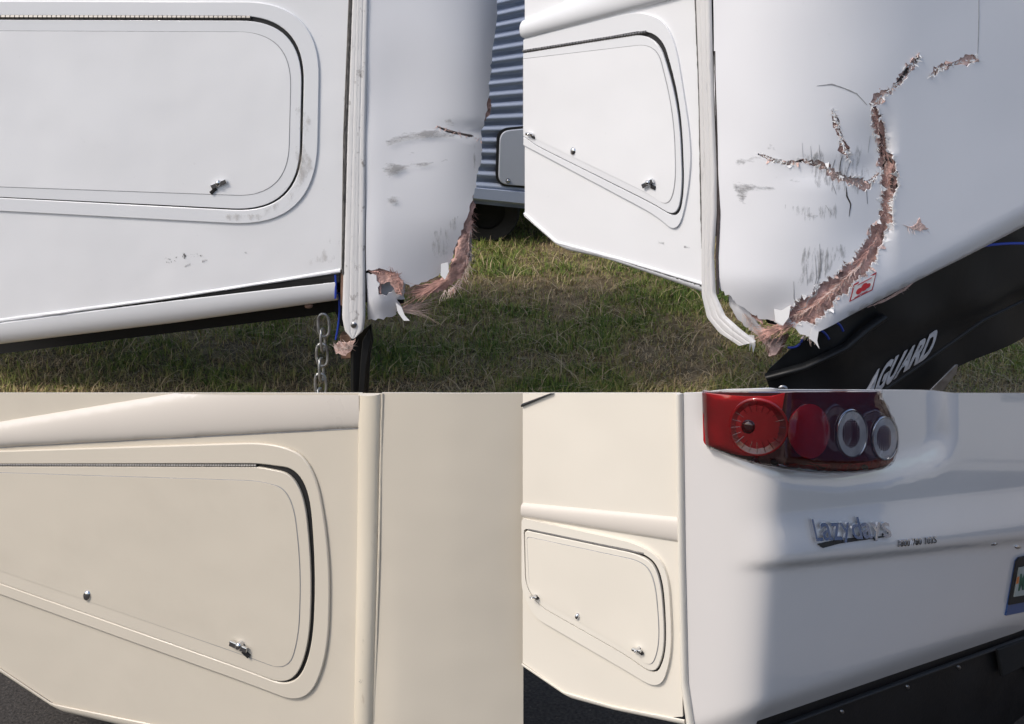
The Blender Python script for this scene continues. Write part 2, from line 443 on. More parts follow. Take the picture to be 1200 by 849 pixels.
def text_on(name, s, wall, quad, m, parent, bold=0., h=.002, off=.001, box=None, shear=0., bev=0.):
    """raised lettering: quad = corner sight lines top-left, top-right, bottom-right, bottom-left"""
    v, f = text_mesh(s, bold, .05, shear, bev)
    x0 = min(p[0] for p in v); x1 = max(p[0] for p in v); y0 = min(p[1] for p in v); y1 = max(p[1] for p in v)
    if box: y0, y1 = box
    tl, tr, br, bl = [Vector(q) for q in quad]; out = []
    for p in v:
        u = (p[0]-x0)/(x1-x0); w = (p[1]-y0)/(y1-y0)
        q = (bl*(1-u)+br*u)*(1-w)+(tl*(1-u)+tr*u)*w
        out.append(wall.on(q.x, q.y, off+(p[2]+.05)*h/.1)[0])
    return obj(name, out, f, m, parent, True, 30)

def flat_bar(name, a, b, w, t, m, parent, nrm, bevel=.001):
    a = Vector(a); b = Vector(b); d = (b-a).normalized(); s = d.cross(nrm).normalized(); vs = []
    for p in (a, b):
        for (i, j) in ((-1, -1), (1, -1), (1, 1), (-1, 1)): vs.append(p+s*i*w/2+nrm*j*t/2)
    fs = [(3, 2, 1, 0), (4, 5, 6, 7), (0, 1, 5, 4), (1, 2, 6, 5), (2, 3, 7, 6), (3, 0, 4, 7)]
    return obj(name, vs, fs, m, parent, False, bevel=bevel)

def prism(name, plan_pts, z0, z1, m, parent, ztop=None):
    n = len(plan_pts); vs = [(x, y, z0) for x, y in plan_pts] + [(x, y, (ztop[i] if ztop else z1)) for i, (x, y) in enumerate(plan_pts)]
    fs = [tuple(range(n))[::-1], tuple(range(n, 2*n))]+[(i, (i+1) % n, n+(i+1) % n, n+i) for i in range(n)]
    return obj(name, vs, fs, m, parent, False)

def hinge(wall, a, b, parent, r=.004, knuckles=60, off=.006):
    """piano hinge: leaf strip and rolled knuckles"""
    A = Vector(a); B = Vector(b); vs = []; fs = []; k = 6
    for i in range(knuckles):
        p0, n = wall.on(*(A+(B-A)*(i/knuckles)), off); p1, _ = wall.on(*(A+(B-A)*((i+.82)/knuckles)), off)
        d = (p1-p0).normalized(); s = d.cross(n); i0 = len(vs)
        for p in (p0, p1):
            for j in range(k):
                t = 2*math.pi*j/k; vs.append(p+n*math.cos(t)*r+s*math.sin(t)*r)
        for j in range(k): fs.append((i0+j, i0+(j+1) % k, i0+k+(j+1) % k, i0+k+j))
        fs += [tuple(i0+j for j in range(k))[::-1], tuple(i0+k+j for j in range(k))]
    h = obj('hinge', vs, fs, 'hinge', parent, True, 40)
    q0, n = wall.on(*A, off-r*.6); q1, _ = wall.on(*B, off-r*.6)
    flat_bar('hinge_leaf', q0, q1, r*2.6, .0015, 'rubber', h, n, 0)
    return h

def latch(wall, x, y, s, parent, ang, name='latch'):
    """chrome turn latch: round boss, thumb-turn blade and keeper tab; s = px size"""
    p, n = wall.on(x, y); px = (wall.on(x+1, y)[0]-p).length
    la = disc(name, wall, x, y, s*.62, s*.62, 'chrome', parent, off=.006, dome=.004)
    disc('rubber_washer', wall, x, y, s*.75, s*.75, 'rubber', la, off=.005, dome=.0005)
    c, d = math.cos(ang), math.sin(ang)
    tip = wall.on(x-c*s*1.15, y-d*s*1.15, .016)[0]; root = wall.on(x+c*s*.95, y+d*s*.95, .016)[0]
    flat_bar('thumb_turn', tip, root, px*s*.6, .006, 'chrome', la, n, .0015)
    flat_bar('keeper', wall.on(x+c*s*.3, y+s*.55, .010)[0], wall.on(x+c*s*1.1, y+s*1.05+d*s*.4, .010)[0], px*s*.45, .008, 'rubber', la, n)
    disc('latch_cap', wall, x, y-s*.15, s*.36, s*.42, 'chrome', la, off=.019, dome=.006, back=.014)
    return la

def lock(wall, x, y, rx, ry, parent):
    l = disc('lock', wall, x, y, rx, ry, 'chrome', parent, off=.008, dome=.007, rings=6)
    disc('lock_collar', wall, x, y, rx*1.25, ry*1.2, 'rubber', l, off=.0065, dome=.001)
    return l

def scuff(wall, poly, parent, m='scuffh', fade=8, off=.0012, step=5):
    return sheet('scuff_mark', wall, poly, m, parent, off=off, thick=0, step=step, fade=fade, edge=5)

def smooth(a, b, x):
    t = max(0, min(1, (x-a)/(b-a))); return t*t*(3-2*t)
def line_y(p, q, x): return p[1]+(q[1]-p[1])*(x-p[0])/(q[0]-p[0])

# ---------------------------------------------------------------- the ground
tag(obj('ground', [(-150, -150, 0), (150, -150, 0), (150, 150, 0), (-150, 150, 0)], [(0, 1, 2, 3)], 'asphalt', smooth=False), kind='structure')
# uneven lawn sheet behind the near campers
gx, gy = 60, 50; vs = []; fs = []
for j in range(gy+1):
    for i in range(gx+1):
        x = -6+12*i/gx; y = 4.3+8*j/gy
        vs.append((x, y, .006+.012*(mnoise.noise(Vector((x*1.7, y*1.7, 0)))+1)))
for j in range(gy):
    for i in range(gx): a = j*(gx+1)+i; fs.append((a, a+1, a+gx+2, a+gx+1))
tag(obj('lawn', vs, fs, 'soil'), kind='structure')

def grass(name, count, label):
    R = np.random.default_rng(4); n = count
    x = R.uniform(-2.3, 3.0, n); y = 4.85 + 4.6*R.uniform(0, 1, n)**1.35
    def nz(s, o): return np.array([mnoise.noise(Vector((a*s, b*s, o))) for a, b in zip(x, y)])
    patch = nz(2.1, 3.0)*.6+nz(6.5, 9.0)*.4
    keep = R.uniform(-.75, .6, n) < patch*1.5+.35
    x, y, patch = x[keep], y[keep], patch[keep]; n = len(x)
    dry = np.clip((5.9-y)/.9, 0, 1)*.35
    h = R.uniform(.012, .045, n)*(1+.6*patch); az = R.uniform(0, 2*np.pi, n); lean = np.where(R.uniform(0, 1, n) < .35+dry, R.uniform(1.2, 1.85, n), R.uniform(.2, 1.3, n))
    straw = R.uniform(0, 1, n) < .02; h = np.where(straw, R.uniform(.06, .12, n), h); lean = np.where(straw, R.uniform(1.3, 1.6, n), lean)
    w = R.uniform(.0012, .0026, n); dx, dy = np.cos(az), np.sin(az); sx, sy = -dy, dx
    zb = .012; hl = np.sin(lean)*h; hz = np.cos(lean*.8)*h
    V = np.empty((n, 5, 3))
    V[:, 0] = np.stack([x-sx*w, y-sy*w, np.full(n, zb)], 1); V[:, 1] = np.stack([x+sx*w, y+sy*w, np.full(n, zb)], 1)
    mx, my, mz = x+dx*hl*.4, y+dy*hl*.4, zb+np.abs(hz)*.65+.004
    V[:, 2] = np.stack([mx+sx*w*.8, my+sy*w*.8, mz], 1); V[:, 3] = np.stack([mx-sx*w*.8, my-sy*w*.8, mz], 1)
    V[:, 4] = np.stack([x+dx*hl*1.2, y+dy*hl*1.2, zb+np.maximum(hz, .002)+.004], 1)
    idx = np.arange(n)*5
    me = bpy.data.meshes.new(name)
    me.vertices.add(n*5); me.vertices.foreach_set('co', V.ravel())
    loops = np.stack([idx, idx+1, idx+2, idx+3, idx+3, idx+2, idx+4], 1).ravel()
    me.loops.add(n*7); me.loops.foreach_set('vertex_index', loops)
    ls = np.stack([np.arange(n)*7, np.arange(n)*7+4], 1).ravel()
    me.polygons.add(n*2); me.polygons.foreach_set('loop_start', ls)
    me.update(calc_edges=True)
    tint = np.clip(.40+dry*.8-.9*patch+R.normal(0, .2, n), 0, 1); tint = np.where(straw, 1, tint)
    a = me.attributes.new('tint', 'FLOAT', 'POINT'); a.data.foreach_set('value', np.repeat(tint, 5).astype(np.float32))
    me.materials.append(M['grass']); o = bpy.data.objects.new(name, me); COL.objects.link(o)
    return tag(o, label, 'grass', kind='stuff')
grass('grass', 330000, 'short patchy green and straw brown grass under the damaged campers')

# ================================================================ camper, front quarter view with torn corner (upper left)
def door_set(wall, root, outer, opening, panel, inner, mw, mt, hz, frame_h=.006):
    fr = sheet('door_frame', wall, outer, mt, root, off=.0065, thick=.007, holes=[opening], bevel=.0025)
    sheet('door_seal', wall, opening, 'rubber', fr, off=.0015, thick=.001)
    d = sheet('baggage_door', wall, panel, mt, root, off=.0075, thick=.006, bevel=.0012)
    sheet('panel_groove', wall, inner, 'greyline', d, off=.0079, thick=.0005)
    k = [(x, y) for x, y in inner]
    cx = sum(p[0] for p in k)/len(k); cy = sum(p[1] for p in k)/len(k)
    sheet('door_panel', wall, [inset(p, k, cx, cy) for p in k], mw, d, off=.0088, thick=.001)
    if hz: hinge(wall, hz[0], hz[1], d, hz[2], hz[3])
    return d
def inset(p, poly, cx, cy, a=.7):
    # small uniform shrink along each axis
    return (p[0]-a if p[0] > cx else p[0]+a, p[1]-a if p[1] > cy else p[1]+a)

UL = Wall([plan(-60, 4.82, 230), plan(440, 4.60, 230)] + bez(plan(500, 4.61, 230), plan(572, 4.62, 230), plan(592, 4.73, 230), 12))
ul = empty('camper', (plan(300, 5, 300)[0], 5, 0))
tag(ul, 'white camper with torn corner, seen square on from the side, chain beneath it', 'camper', 'campers')
sheet('side_wall', UL, [(-40, -40), (413, -40), (404, 150), (400, 316), (398, 319), (-40, 382)], 'white', ul, off=0, thick=.03, step=40, edge=20)
band('wall_lip', UL, [(-40, 379), (200, 347), (300, 331.5), (399, 315)], [(-40, 384), (200, 350.5), (300, 335), (399, 320)], .006, 'whitetrim', ul, wob=.8, jit=.002)
band('seam_tear', UL, [(60, 368.5), (200, 350), (300, 335), (398, 319.5)], [(60, 369.5), (200, 353), (300, 341), (398, 331)], .001, 'void', ul, off=.001, n=60, jit=.003)
band('skirt_roll', UL, [(-40, 383), (200, 352), (393, 330)], [(-40, 413), (200, 384), (394, 357)], .06, 'whitetrim', ul, off=-.056, k=20, prof=tucked)
outer = rp([(-40, 0), (322, 0, 0), (376, 0, 85), (371, 268, 95), (300, 266, 30), (-40, 245)])
outer = rp([(-40, 1), (376, 2, 90), (371, 267, 100), (-40, 245)], 16)
opening = rp([(-40, 18), (358, 19, 78), (353, 250, 80), (-40, 229.5)], 16)
panel = rp([(-40, 23), (355, 24.5, 74), (350.5, 248, 78), (-40, 228.5)], 16)
inner = rp([(-40, 35.5), (343, 37, 64), (338.5, 231, 62), (-40, 217.5)], 16)
d = door_set(UL, ul, outer, opening, panel, inner, 'white', 'whitetrim', ((-40, 19.6), (295, 20.4), .0065, 62))
latch(UL, 257, 215, 9, d, math.radians(158))
# corner trim
band('trim_sealant', UL, [(410, -40), (402, 160), (400, 320)], [(416, -40), (408, 160), (404, 322)], .007, 'dirtline', ul, n=90, jit=.004, seed=3)
tr = band('corner_trim', UL, [(414, -40), (407, 150), (403, 300), (401, 372), (404, 388), (412, 396)], [(433, -40), (429, 150), (428, 300), (428, 372), (426, 388), (416, 396)], .009, 'worn', ul, n=120, k=20, prof=ridged, jit=.0008, seed=2)
band('trim_insert', UL, [(419, -40), (413.5, 150), (410, 300), (409, 365)], [(424, -40), (420.5, 150), (418, 300), (417, 365)], .004, 'worn', tr, off=.006, n=120, jit=.0012, seed=8)
disc('screw', UL, 415, 380, 3.6, 3.6, 'steel', tr, off=.011, dome=.004)
# rear cap, torn away below
def ulcap(x, y):
    o = -.0
    o += .005*mnoise.noise(Vector((x*.012, y*.012, 2)))
    o -= .05*smooth(250, 345, y)*smooth(430, 540, x)           # tucks under
    o += -.012*smooth(8, 0, abs(y-(146+.12*(x-500))))*smooth(500, 560, x)
    return o
edge_r = ragged([(577, 60), (572, 115), (566, 150), (564, 185), (557, 222), (548, 255), (537, 285), (528, 318)], 1.2, 4, 5)
edge_b = ragged([(528, 318), (515, 326), (500, 333), (482, 338), (471, 334), (468, 325), (455, 317), (440, 316), (429, 318)], 2.0, 3.5, 6)
ulpoly = [(429, 318), (429, 150), (433, -40), (581, -40), (583, 20), (580, 45)] + edge_r + edge_b[1:-1]
sheet('rear_cap', UL, ulpoly, 'whitecap', ul, thick=.006, step=9, offf=ulcap, edge=9, angle=60)
UR_SIDE = None
# the cap's rear face going back from the corner
e0 = plan(552, 4.80, 230); e1 = (e0[0]-.35, 5.74)
obj('rear_face', [(*e0, .62), (*e1, .62), (*e1, 1.58), (*e0, 1.58), (e0[0]-.03, e0[1], .62), (e1[0]-.03, e1[1], .62), (e1[0]-.03, e1[1], 1.58), (e0[0]-.03, e0[1], 1.58)],
    [(0, 1, 2, 3), (7, 6, 5, 4), (0, 3, 7, 4), (0, 4, 5, 1), (2, 6, 7, 3), (1, 5, 6, 2)], 'whitecap', ul, False)
sheet('inner_panel', UL, ragged([(436, 322), (470, 322), (476, 336), (472, 356), (440, 358)], 1.5, 4, 77, True), 'whitecap', ul, off=-.055, thick=.004, step=8)
low = ragged([(429, 321), (438, 322), (444, 333), (443, 345), (452, 348), (458, 345)], 1.5, 3, 9) + ragged([(470, 334), (469, 350), (462, 352), (470, 365), (462, 374), (448, 377), (430, 378)], 1.5, 3, 10)
sheet('cap_remnant', UL, low, 'whitecap', ul, off=-.004, thick=.005, step=6, offf=lambda x, y: -.03*smooth(440, 475, x)**1.0-.02*smooth(350, 380, y), angle=60)
fp = ragged([(555, 228), (559, 238), (555, 262), (552, 290), (551, 312), (544, 329), (528, 342), (505, 350), (488, 353), (500, 344), (514, 335), (526, 324), (534, 298), (543, 268), (551, 240)], 1.6, 3, 12, True)
fb = sheet('torn_fiberglass', UL, fp, 'fibre', ul, off=-.014, thick=.004, step=5, offf=lambda x, y: .012*mnoise.noise(Vector((x*.2, y*.2, 0)))-.035*smooth(290, 350, y), angle=80)
sheet('torn_fiberglass', UL, ragged([(571, 112), (577, 118), (576, 132), (570, 142), (567, 138)], 1, 3, 13, True), 'fibre', ul, off=-.004, thick=.004)
sheet('torn_fiberglass', UL, ragged([(429, 317), (450, 316), (466, 322), (472, 334), (470, 348), (462, 343), (456, 333), (446, 334), (446, 348), (441, 340), (440, 326)], 1.6, 3, 14, True), 'fibre', ul, off=-.012, thick=.004, step=5, offf=lambda x, y: .008*mnoise.noise(Vector((x*.25, y*.25, 4))), angle=80)
strands('glass_strands', UL, [(528, 330), (515, 338), (500, 345)], 150, (10, 42), (140, 185), 'strandpink', ul, w=.8, off=(-.07, -.03), lift=.03, seed=3)
strands('glass_strands', UL, [(559, 238), (554, 290), (548, 325), (530, 345)], 200, (3, 9), (0, 120), 'strandpink', ul, w=.6, off=(-.05, -.03), lift=.02, seed=4)
strands('glass_strands', UL, [(466, 366), (474, 371)], 70, (14, 62), (-28, 8), 'strand', ul, w=.8, off=(-.06, -.03), lift=.03, seed=5, curl=.7)
strands('glass_strands', UL, [(440, 318), (466, 322), (470, 345)], 90, (3, 9), (0, 360), 'strandpink', ul, w=.8, off=(-.01, .002), lift=.01, seed=6)
strands('glass_strands', UL, [(553, 260), (551, 312), (540, 334), (520, 346)], 160, (5, 16), (10, 140), 'strand', ul, w=.6, off=(-.04, -.015), lift=.02, seed=17, curl=.9)
strands('glass_strands', UL, [(525, 336), (540, 340)], 8, (12, 24), (15, 50), 'strand', ul, w=1.0, off=(-.05, -.03), seed=16)
for i, pl in enumerate(([(517, 310), (525, 308), (526, 318), (521, 327), (516, 322)], [(463, 357), (470, 362), (474, 371), (480, 377), (473, 377), (466, 368)])):
    sheet('paint_flake', UL, pl, 'flake', ul, off=-.002 if i == 0 else -.02, thick=.002, offf=lambda x, y: .012*smooth(pl[0][1], pl[-2][1], y))
# crease, cracks and scuffs
band('crack', UL, [(512, 148), (525, 152), (540, 156), (552, 158), (563, 163)], [(512, 149), (524, 155.5), (540, 159.5), (551, 164), (563, 167.5)], .0015, 'crack', ul, off=-.001, n=50, jit=.002)
strands('crack_flakes', UL, [(512, 148), (525, 153), (540, 157), (563, 165)], 60, (1.5, 5), (0, 360), 'fibrelight', ul, w=1.2, off=(-.004, .002), lift=.004, seed=21)
for pl in ([(446, 172), (450, 160), (480, 150), (515, 148), (545, 158), (520, 166), (485, 165), (455, 175)], [(444, 198), (452, 190), (490, 186), (525, 184), (530, 192), (485, 198), (462, 208), (452, 214)],
           [(451, 232), (460, 226), (472, 230), (470, 240), (458, 243)], [(470, 176), (490, 172), (500, 178), (480, 184)], [(520, 135), (535, 136), (533, 148), (515, 146)]):
    scuff(UL, [(x, y) for x, y in pl], ul, 'scuffh', 6, off=.0085)
for pl in ([(500, 270), (545, 240), (530, 300), (505, 315)], [(550, 160), (565, 160), (558, 210), (548, 205)]):
    scuff(UL, pl, ul, 'scuffv', 6, off=.0085)
scuff(UL, [(180, 300), (215, 288), (260, 296), (330, 286), (330, 296), (250, 305), (190, 318)], ul, 'speck', 8)
scuff(UL, [(200, 312), (260, 297), (330, 289), (332, 293), (262, 302), (205, 318)], ul, 'scuffh', 2.5, off=.0016)
scuff(UL, [(335, 284), (360, 283), (378, 278), (379, 284), (352, 289), (338, 288)], ul, 'scuffh', 3, off=.0016)
scuff(UL, [(342, 120), (372, 120), (372, 200), (345, 240), (320, 255), (342, 205)], ul, 'grime', 9, off=.0095)
for pl, fd in (([(401, 60), (412, 60), (405, 200), (402, 315), (390, 315), (397, 200)], 7), ([(300, 245), (350, 215), (356, 225), (310, 262), (200, 258), (200, 252)], 7), ([(380, 270), (399, 260), (398, 316), (330, 326)], 14), ([(429, 60), (440, 60), (436, 300), (429, 310)], 6)):
    scuff(UL, pl, ul, 'grime', fd, off=.0017 if pl[0][0] != 300 else .0092)
scuff(UL, [(60, 340), (130, 300), (180, 330), (100, 352)], ul, 'speck', 25)
# what hangs below the corner
w0 = lambda x, y, o=0: UL.on(x, y, o)[0]
tube('blue_wire', [w0(x, y, -.01) for x, y in bez((378, 324), (388, 326), (393, 345), 8)]+[w0(x, y, -.06) for x, y in bez((393, 350), (397, 372), (390, 405), 8)], .004, 'wire', ul)
tube('blue_wire', [w0(x, y, -.0) for x, y in bez((393, 322), (394, 330), (393, 350), 8)], .004, 'wire', ul)
bd = sheet('bracket', UL, [(392, 405), (417, 402), (417, 432), (394, 433)], 'rust', ul, off=-.10, thick=.05, bevel=.004)
sheet('rust_streak', UL, [(399, 314), (403, 314), (404, 360), (399, 358)], 'rust', ul, off=-.002, thick=.004)
sheet('torn_fiberglass', UL, ragged([(388, 413), (394, 405), (404, 408), (414, 402), (411, 414), (402, 421), (392, 419)], 1, 3, 15, True), 'fibrelight', ul, off=-.04, thick=.01)
strands('glass_strands', UL, [(392, 412), (400, 414), (411, 410)], 50, (5, 15), (-170, 0), 'strand', ul, w=.8, off=(-.04, -.02), seed=9, curl=1.2)
disc('lamp_button', UL, 359, 363, 5, 3.2, 'rust', ul, off=-.04, dome=.006)
sheet('frame_rail', UL, [(383, 352), (402, 352), (402, 400), (392, 398), (384, 380)], 'void', ul, off=-.14, thick=.06)
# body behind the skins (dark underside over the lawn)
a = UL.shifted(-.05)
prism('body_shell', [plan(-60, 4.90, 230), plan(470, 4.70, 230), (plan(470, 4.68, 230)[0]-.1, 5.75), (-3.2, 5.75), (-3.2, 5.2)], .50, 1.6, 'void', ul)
sheet('underside_shade', UL.shifted(-.25), [(-40, 372), (396, 330), (396, 364), (384, 368), (-40, 420)], 'void', ul, thick=.02)  # black sheet painting in the deep shade beneath the skirt

# mud flap and chain: things hanging under the corner
fl = tag(empty('mud_flap', w0(425, 460)), 'black rubber mud flap hanging below the torn corner above the chain', 'mud flap')
fw = UL.shifted(-.06)
sheet('flap', fw, [(411, 398), (418, 392), (434, 382), (437, 400), (433, 420), (430, 470), (411, 470)], 'vinyl', fl, thick=.012, step=8, offf=lambda x, y: .02*math.sin((x-410)*.22))
sheet('fold', fw, [(426, 396), (434, 383), (436, 398), (431, 425), (428, 470), (421, 470), (423, 430)], 'vinyl', fl, off=.03, thick=.01, bevel=.003)
ch = tag(empty('safety_chain', w0(373, 465, -.06)), 'galvanised steel chain hanging below the camper skirt beside the mud flap', 'chain')
ppx = .00272
def link(i, cx, cy, flat):
    c = w0(cx, cy, -.06); L = 15*ppx; W = 7.0*ppx; pts = []
    for j in range(24):
        t = 2*math.pi*j/24; x = math.cos(t); y = math.sin(t)
        px_ = (abs(x)**.8)*(1 if x > 0 else -1)*W; pz = (abs(y)**.75)*(1 if y > 0 else -1)*L
        pts.append(c + (Vector((px_, 0, pz)) if flat else Vector((px_*.25, px_, pz))))
    tube('link', pts, 1.9*ppx, 'zinc', ch, 8, True)
for i in range(6): link(i, 375.5-i*.9, 388+i*17.6, i % 2 == 0)

# ================================================================ blue sided camper behind
BW = Wall([plan(500, 7.0, 120), plan(760, 7.3, 120)])
bc = tag(empty('camper', (0.3, 7.6, 0)), 'pale blue camper with corrugated siding parked on the grass behind', 'camper', 'campers')
def rowy(k, x):   # plank edge k at sight column x
    y = -30 + k*13.6; s = -.28+.37*(y+30)/262
    return y + s*(x-590)
NP = 20
for k in range(NP):
    t = [(x, rowy(k, x)) for x in (530, 600, 680)]; b2 = [(x, rowy(k+1, x)) for x in (530, 600, 680)]
    band('siding_panel', BW, t, b2, .022, 'siding', bc, n=5, k=10, prof=lambda v: .15+.85*max(0, math.sin(math.pi*min(1, v/.62)))**1.0 if v < .62 else .15)
band('bottom_rail', BW, [(530, rowy(NP, 530)-20), (680, rowy(NP, 680)-22)], [(530, rowy(NP, 530)-6), (680, rowy(NP, 680)-6)], .03, 'siding', bc, n=6, prof=lambda v: 1 if .05 < v < .95 else 0)
bdoor = sheet('door_frame', BW, rp([(581, 150, 14), (690, 140, 14), (690, 226, 14), (579, 216, 14)]), 'rubber', bc, off=.026, thick=.008)
sheet('baggage_door', BW, rp([(584, 152.5, 12), (688, 142, 12), (688, 223, 12), (582, 214.5, 12)]), 'sidingwhite', bc, off=.034, thick=.01, bevel=.004)
lock(BW.shifted(.03), 595, 212, 2, 2.4, bdoor)
bl = BW.on(560, 232)[0]; br = BW.on(690, 232)[0]
prism('body_shell', [(bl.x-.25, bl.y+.03), (br.x, br.y+.03), (br.x, 9.0), (bl.x-.25, 9.0)], .30, 2.25, 'void', bc)
prism('undercarriage', [(bl.x-.2, bl.y+.25), (br.x, br.y+.25), (br.x, 8.9), (bl.x-.2, 8.9)], .16, .32, 'void', bc)
def wheel(cx, cy, r, w, parent):
    vs = []; fs = []; k = 32
    for (rr, yy) in ((r*.55, 0), (r*.93, 0), (r, w*.15), (r, w*.85), (r*.93, w), (r*.55, w)):
        for j in range(k): t = 2*math.pi*j/k; vs.append((cx+rr*math.cos(t), cy+yy, r+.012+rr*math.sin(t)))
    for i in range(5):
        for j in range(k): fs.append((i*k+j, i*k+(j+1) % k, (i+1)*k+(j+1) % k, (i+1)*k+j))
    wobj = obj('wheel', vs, fs, 'tyre', parent)
    vs = [(cx, cy+.03, r+.012)]; k = 24
    for j in range(k): t = 2*math.pi*j/k; vs.append((cx+r*.55*math.cos(t), cy+.02, r+.012+r*.55*math.sin(t)))
    obj('rim', vs, [(0, 1+j, 1+(j+1) % k) for j in range(k)], 'void', wobj, False)
g = ground_pt(572, 268); wheel(g.x, 7.25, .17, .16, bc)

# ================================================================ camper with the big tear, corner towards us (upper right)
V0 = (.74, 3.67); Ls = plan(614.6, 4.40, 200); Rr = (1.95, 4.21)
ca = (.58, V0[1]+(.74-.58)*(Ls[1]-V0[1])/(.74-Ls[0])); cb = (V0[0]+.30, V0[1]+.30*(Rr[1]-V0[1])/(Rr[0]-V0[0]))
UR = Wall([Ls]+bez(ca, V0, cb, 18)+[Rr])
ur = empty('camper', (.9, 4.3, 0))
tag(ur, 'white camper with long jagged tear down its rounded corner and black guard below', 'camper', 'campers')
sheet('side_wall', UR, [(615, -40), (823, -40), (824, 100), (828, 338), (655, 287), (615, 251)], 'white', ur, thick=.03, step=40, edge=20)
band('side_moulding', UR, [(615, 23), (690, -10)], [(615, 45.5), (800, -3), (830, -12)], .022, 'whitetrim', ur, n=30, k=16)
band('skirt_roll', UR, [(615, 252), (652, 285), (700, 297), (829, 336)], [(615, 257), (662, 296), (710, 306), (829, 349)], .045, 'whitetrim', ur, off=-.041, n=50, k=18, prof=tucked)
band('wall_lip', UR, [(615, 249), (653, 282.5), (730, 303), (830, 333)], [(615, 251.5), (653, 286), (730, 306.5), (830, 336.5)], .006, 'whitetrim', ur, n=60, jit=.002)
band('seam_tear', UR, [(740, 308.5), (790, 323), (829, 334.5)], [(740, 309.5), (790, 326), (829, 338.5)], .003, 'void', ur, off=.001, n=40, jit=.003)
outer = rp([(615, 46.5), (752, 12, 22), (790, 30, 50), (812, 170, 40), (808, 225, 30), (796, 275, 34), (770, 252, 20), (638, 182, 10), (615, 170)], 10)
opening = rp([(615, 60.5), (775, 32, 32), (800, 120, 50), (804, 222, 30), (797, 258, 30), (768, 240, 20), (632, 172, 8), (615, 160)], 10)
panel = rp([(615, 62.5), (771, 37, 32), (797.5, 125, 50), (801.5, 221, 30), (794.5, 255, 28), (768, 238.5, 20), (632, 171, 8), (615, 159)], 10)
inner = rp([(615, 68.5), (772, 50, 24), (792, 130, 40), (795, 215, 30), (786, 243, 26), (764, 228, 16), (626, 160, 6), (615, 150)], 10)
d = door_set(UR, ur, outer, opening, panel, inner, 'white', 'whitetrim', ((615, 60.2), (760, 37.4), .005, 44))
latch(UR, 764, 214, 7, d, math.radians(-28))
lock(UR, 674, 177, 3.2, 5, d); latch(UR, 625, 157, 4, d, math.radians(10))
band('trim_sealant', UR, [(813, -40), (819, 120), (821, 250), (824, 340)], [(817, -40), (823, 120), (826, 250), (828, 345)], .005, 'dirtline', ur, n=60, jit=.003)
tr = band('corner_trim', UR, [(815, -40), (820, 100), (823, 250), (823, 345), (829, 372), (843, 390), (866, 405)], [(833, -40), (836, 100), (840, 200), (840, 250), (837, 300), (839, 345), (850, 370), (868, 386), (886, 400)], .009, 'worn', ur, n=110, k=20, prof=ridged, jit=.0008, seed=4)
tr.data.materials[0] = M['wornlight']
band('trim_insert', UR, [(820, -40), (825, 100), (829, 250), (829, 345), (837, 372), (862, 396)], [(826, -40), (830, 100), (834, 250), (833, 345), (842, 370), (868, 393)], .004, 'wornlight', tr, off=.006, n=90, jit=.001, seed=11)
band('trim_gap', UR, [(837, 60), (840.5, 200), (841, 250), (838.5, 300), (840, 345)], [(838.5, 60), (842, 200), (844.5, 250), (842, 300), (843, 345)], .002, 'crack', ur, off=.001, n=60, jit=.0015)
main = [(1024, 126, 7), (1030, 145, 15), (1038, 172, 13), (1045, 205, 15), (1042, 235, 13), (1040, 258, 13), (1028, 285, 19), (1010, 308, 22), (986, 332, 24), (966, 350, 28), (946, 366, 28), (926, 376, 18)]
br1 = [(1021, 124, 6), (1034, 113, 12), (1048, 101, 11), (1060, 89, 9), (1070, 76, 6), (1077, 63, 2)]
br2 = [(1089, 90, 2), (1097, 82, 9), (1106, 78, 9), (1118, 75, 4), (1130, 72, 9), (1139, 70, 8), (1147, 72, 2)]
arc = [(888, 181, 2), (905, 188, 4), (925, 192, 5), (945, 189, 8), (962, 194, 9), (978, 203, 15), (992, 209, 12), (1006, 216, 8), (1016, 221, 13), (1026, 212, 7), (1034, 204, 2)]
sm1 = [(976, 128, 2), (980, 143, 7), (984, 157, 5), (988, 163, 3)]
sm2 = [(986, 164, 3), (990, 173, 13), (995, 182, 8), (997, 188, 2)]
def creasey(x): return line_y((1050, 330), (1200, 246), x)
def urcap(x, y):
    o = .004*mnoise.noise(Vector((x*.011, y*.011, 7)))
    d = y-creasey(x)
    o -= .085*smooth(-2, 70, d)**.8*smooth(930, 1010, x)
    o -= .05*smooth(320, 400, y)*(1-smooth(900, 980, x))
    # dented, broken-in flap left of the tear
    if x < 1046: o -= .014*smooth(960, 1040, x)*smooth(120, 180, y)*(1-smooth(270, 330, y))
    o -= .006*smooth(22, 0, abs(y-200))*smooth(900, 950, x)*(1-smooth(1020, 1040, x))
    return o
holes = [spine(main, 31, .5, 1.7), spine(br1, 32, .8, 1.7), spine(br2, 33, .9, 1.7), spine(arc, 34, .8, 1.7), spine(sm1, 35, .5, 2.6), spine(sm2, 36, .5, 2.6)]
bot = ragged([(960, 391), (948, 398), (938, 392), (925, 388), (910, 386), (900, 380), (888, 379), (876, 371), (862, 361), (852, 350), (843, 342)], 2, 3, 40)
urpoly = [(836, -40), (1230, -40), (1230, 262), (1100, 324), (1020, 362)] + bot + [(840, 335), (839, 300), (841, 250), (841, 200), (837, 100)]
sheet('rear_cap', UR, urpoly, 'whitecap', ur, thick=.005, step=8, holes=holes, offf=urcap, edge=9, angle=60)
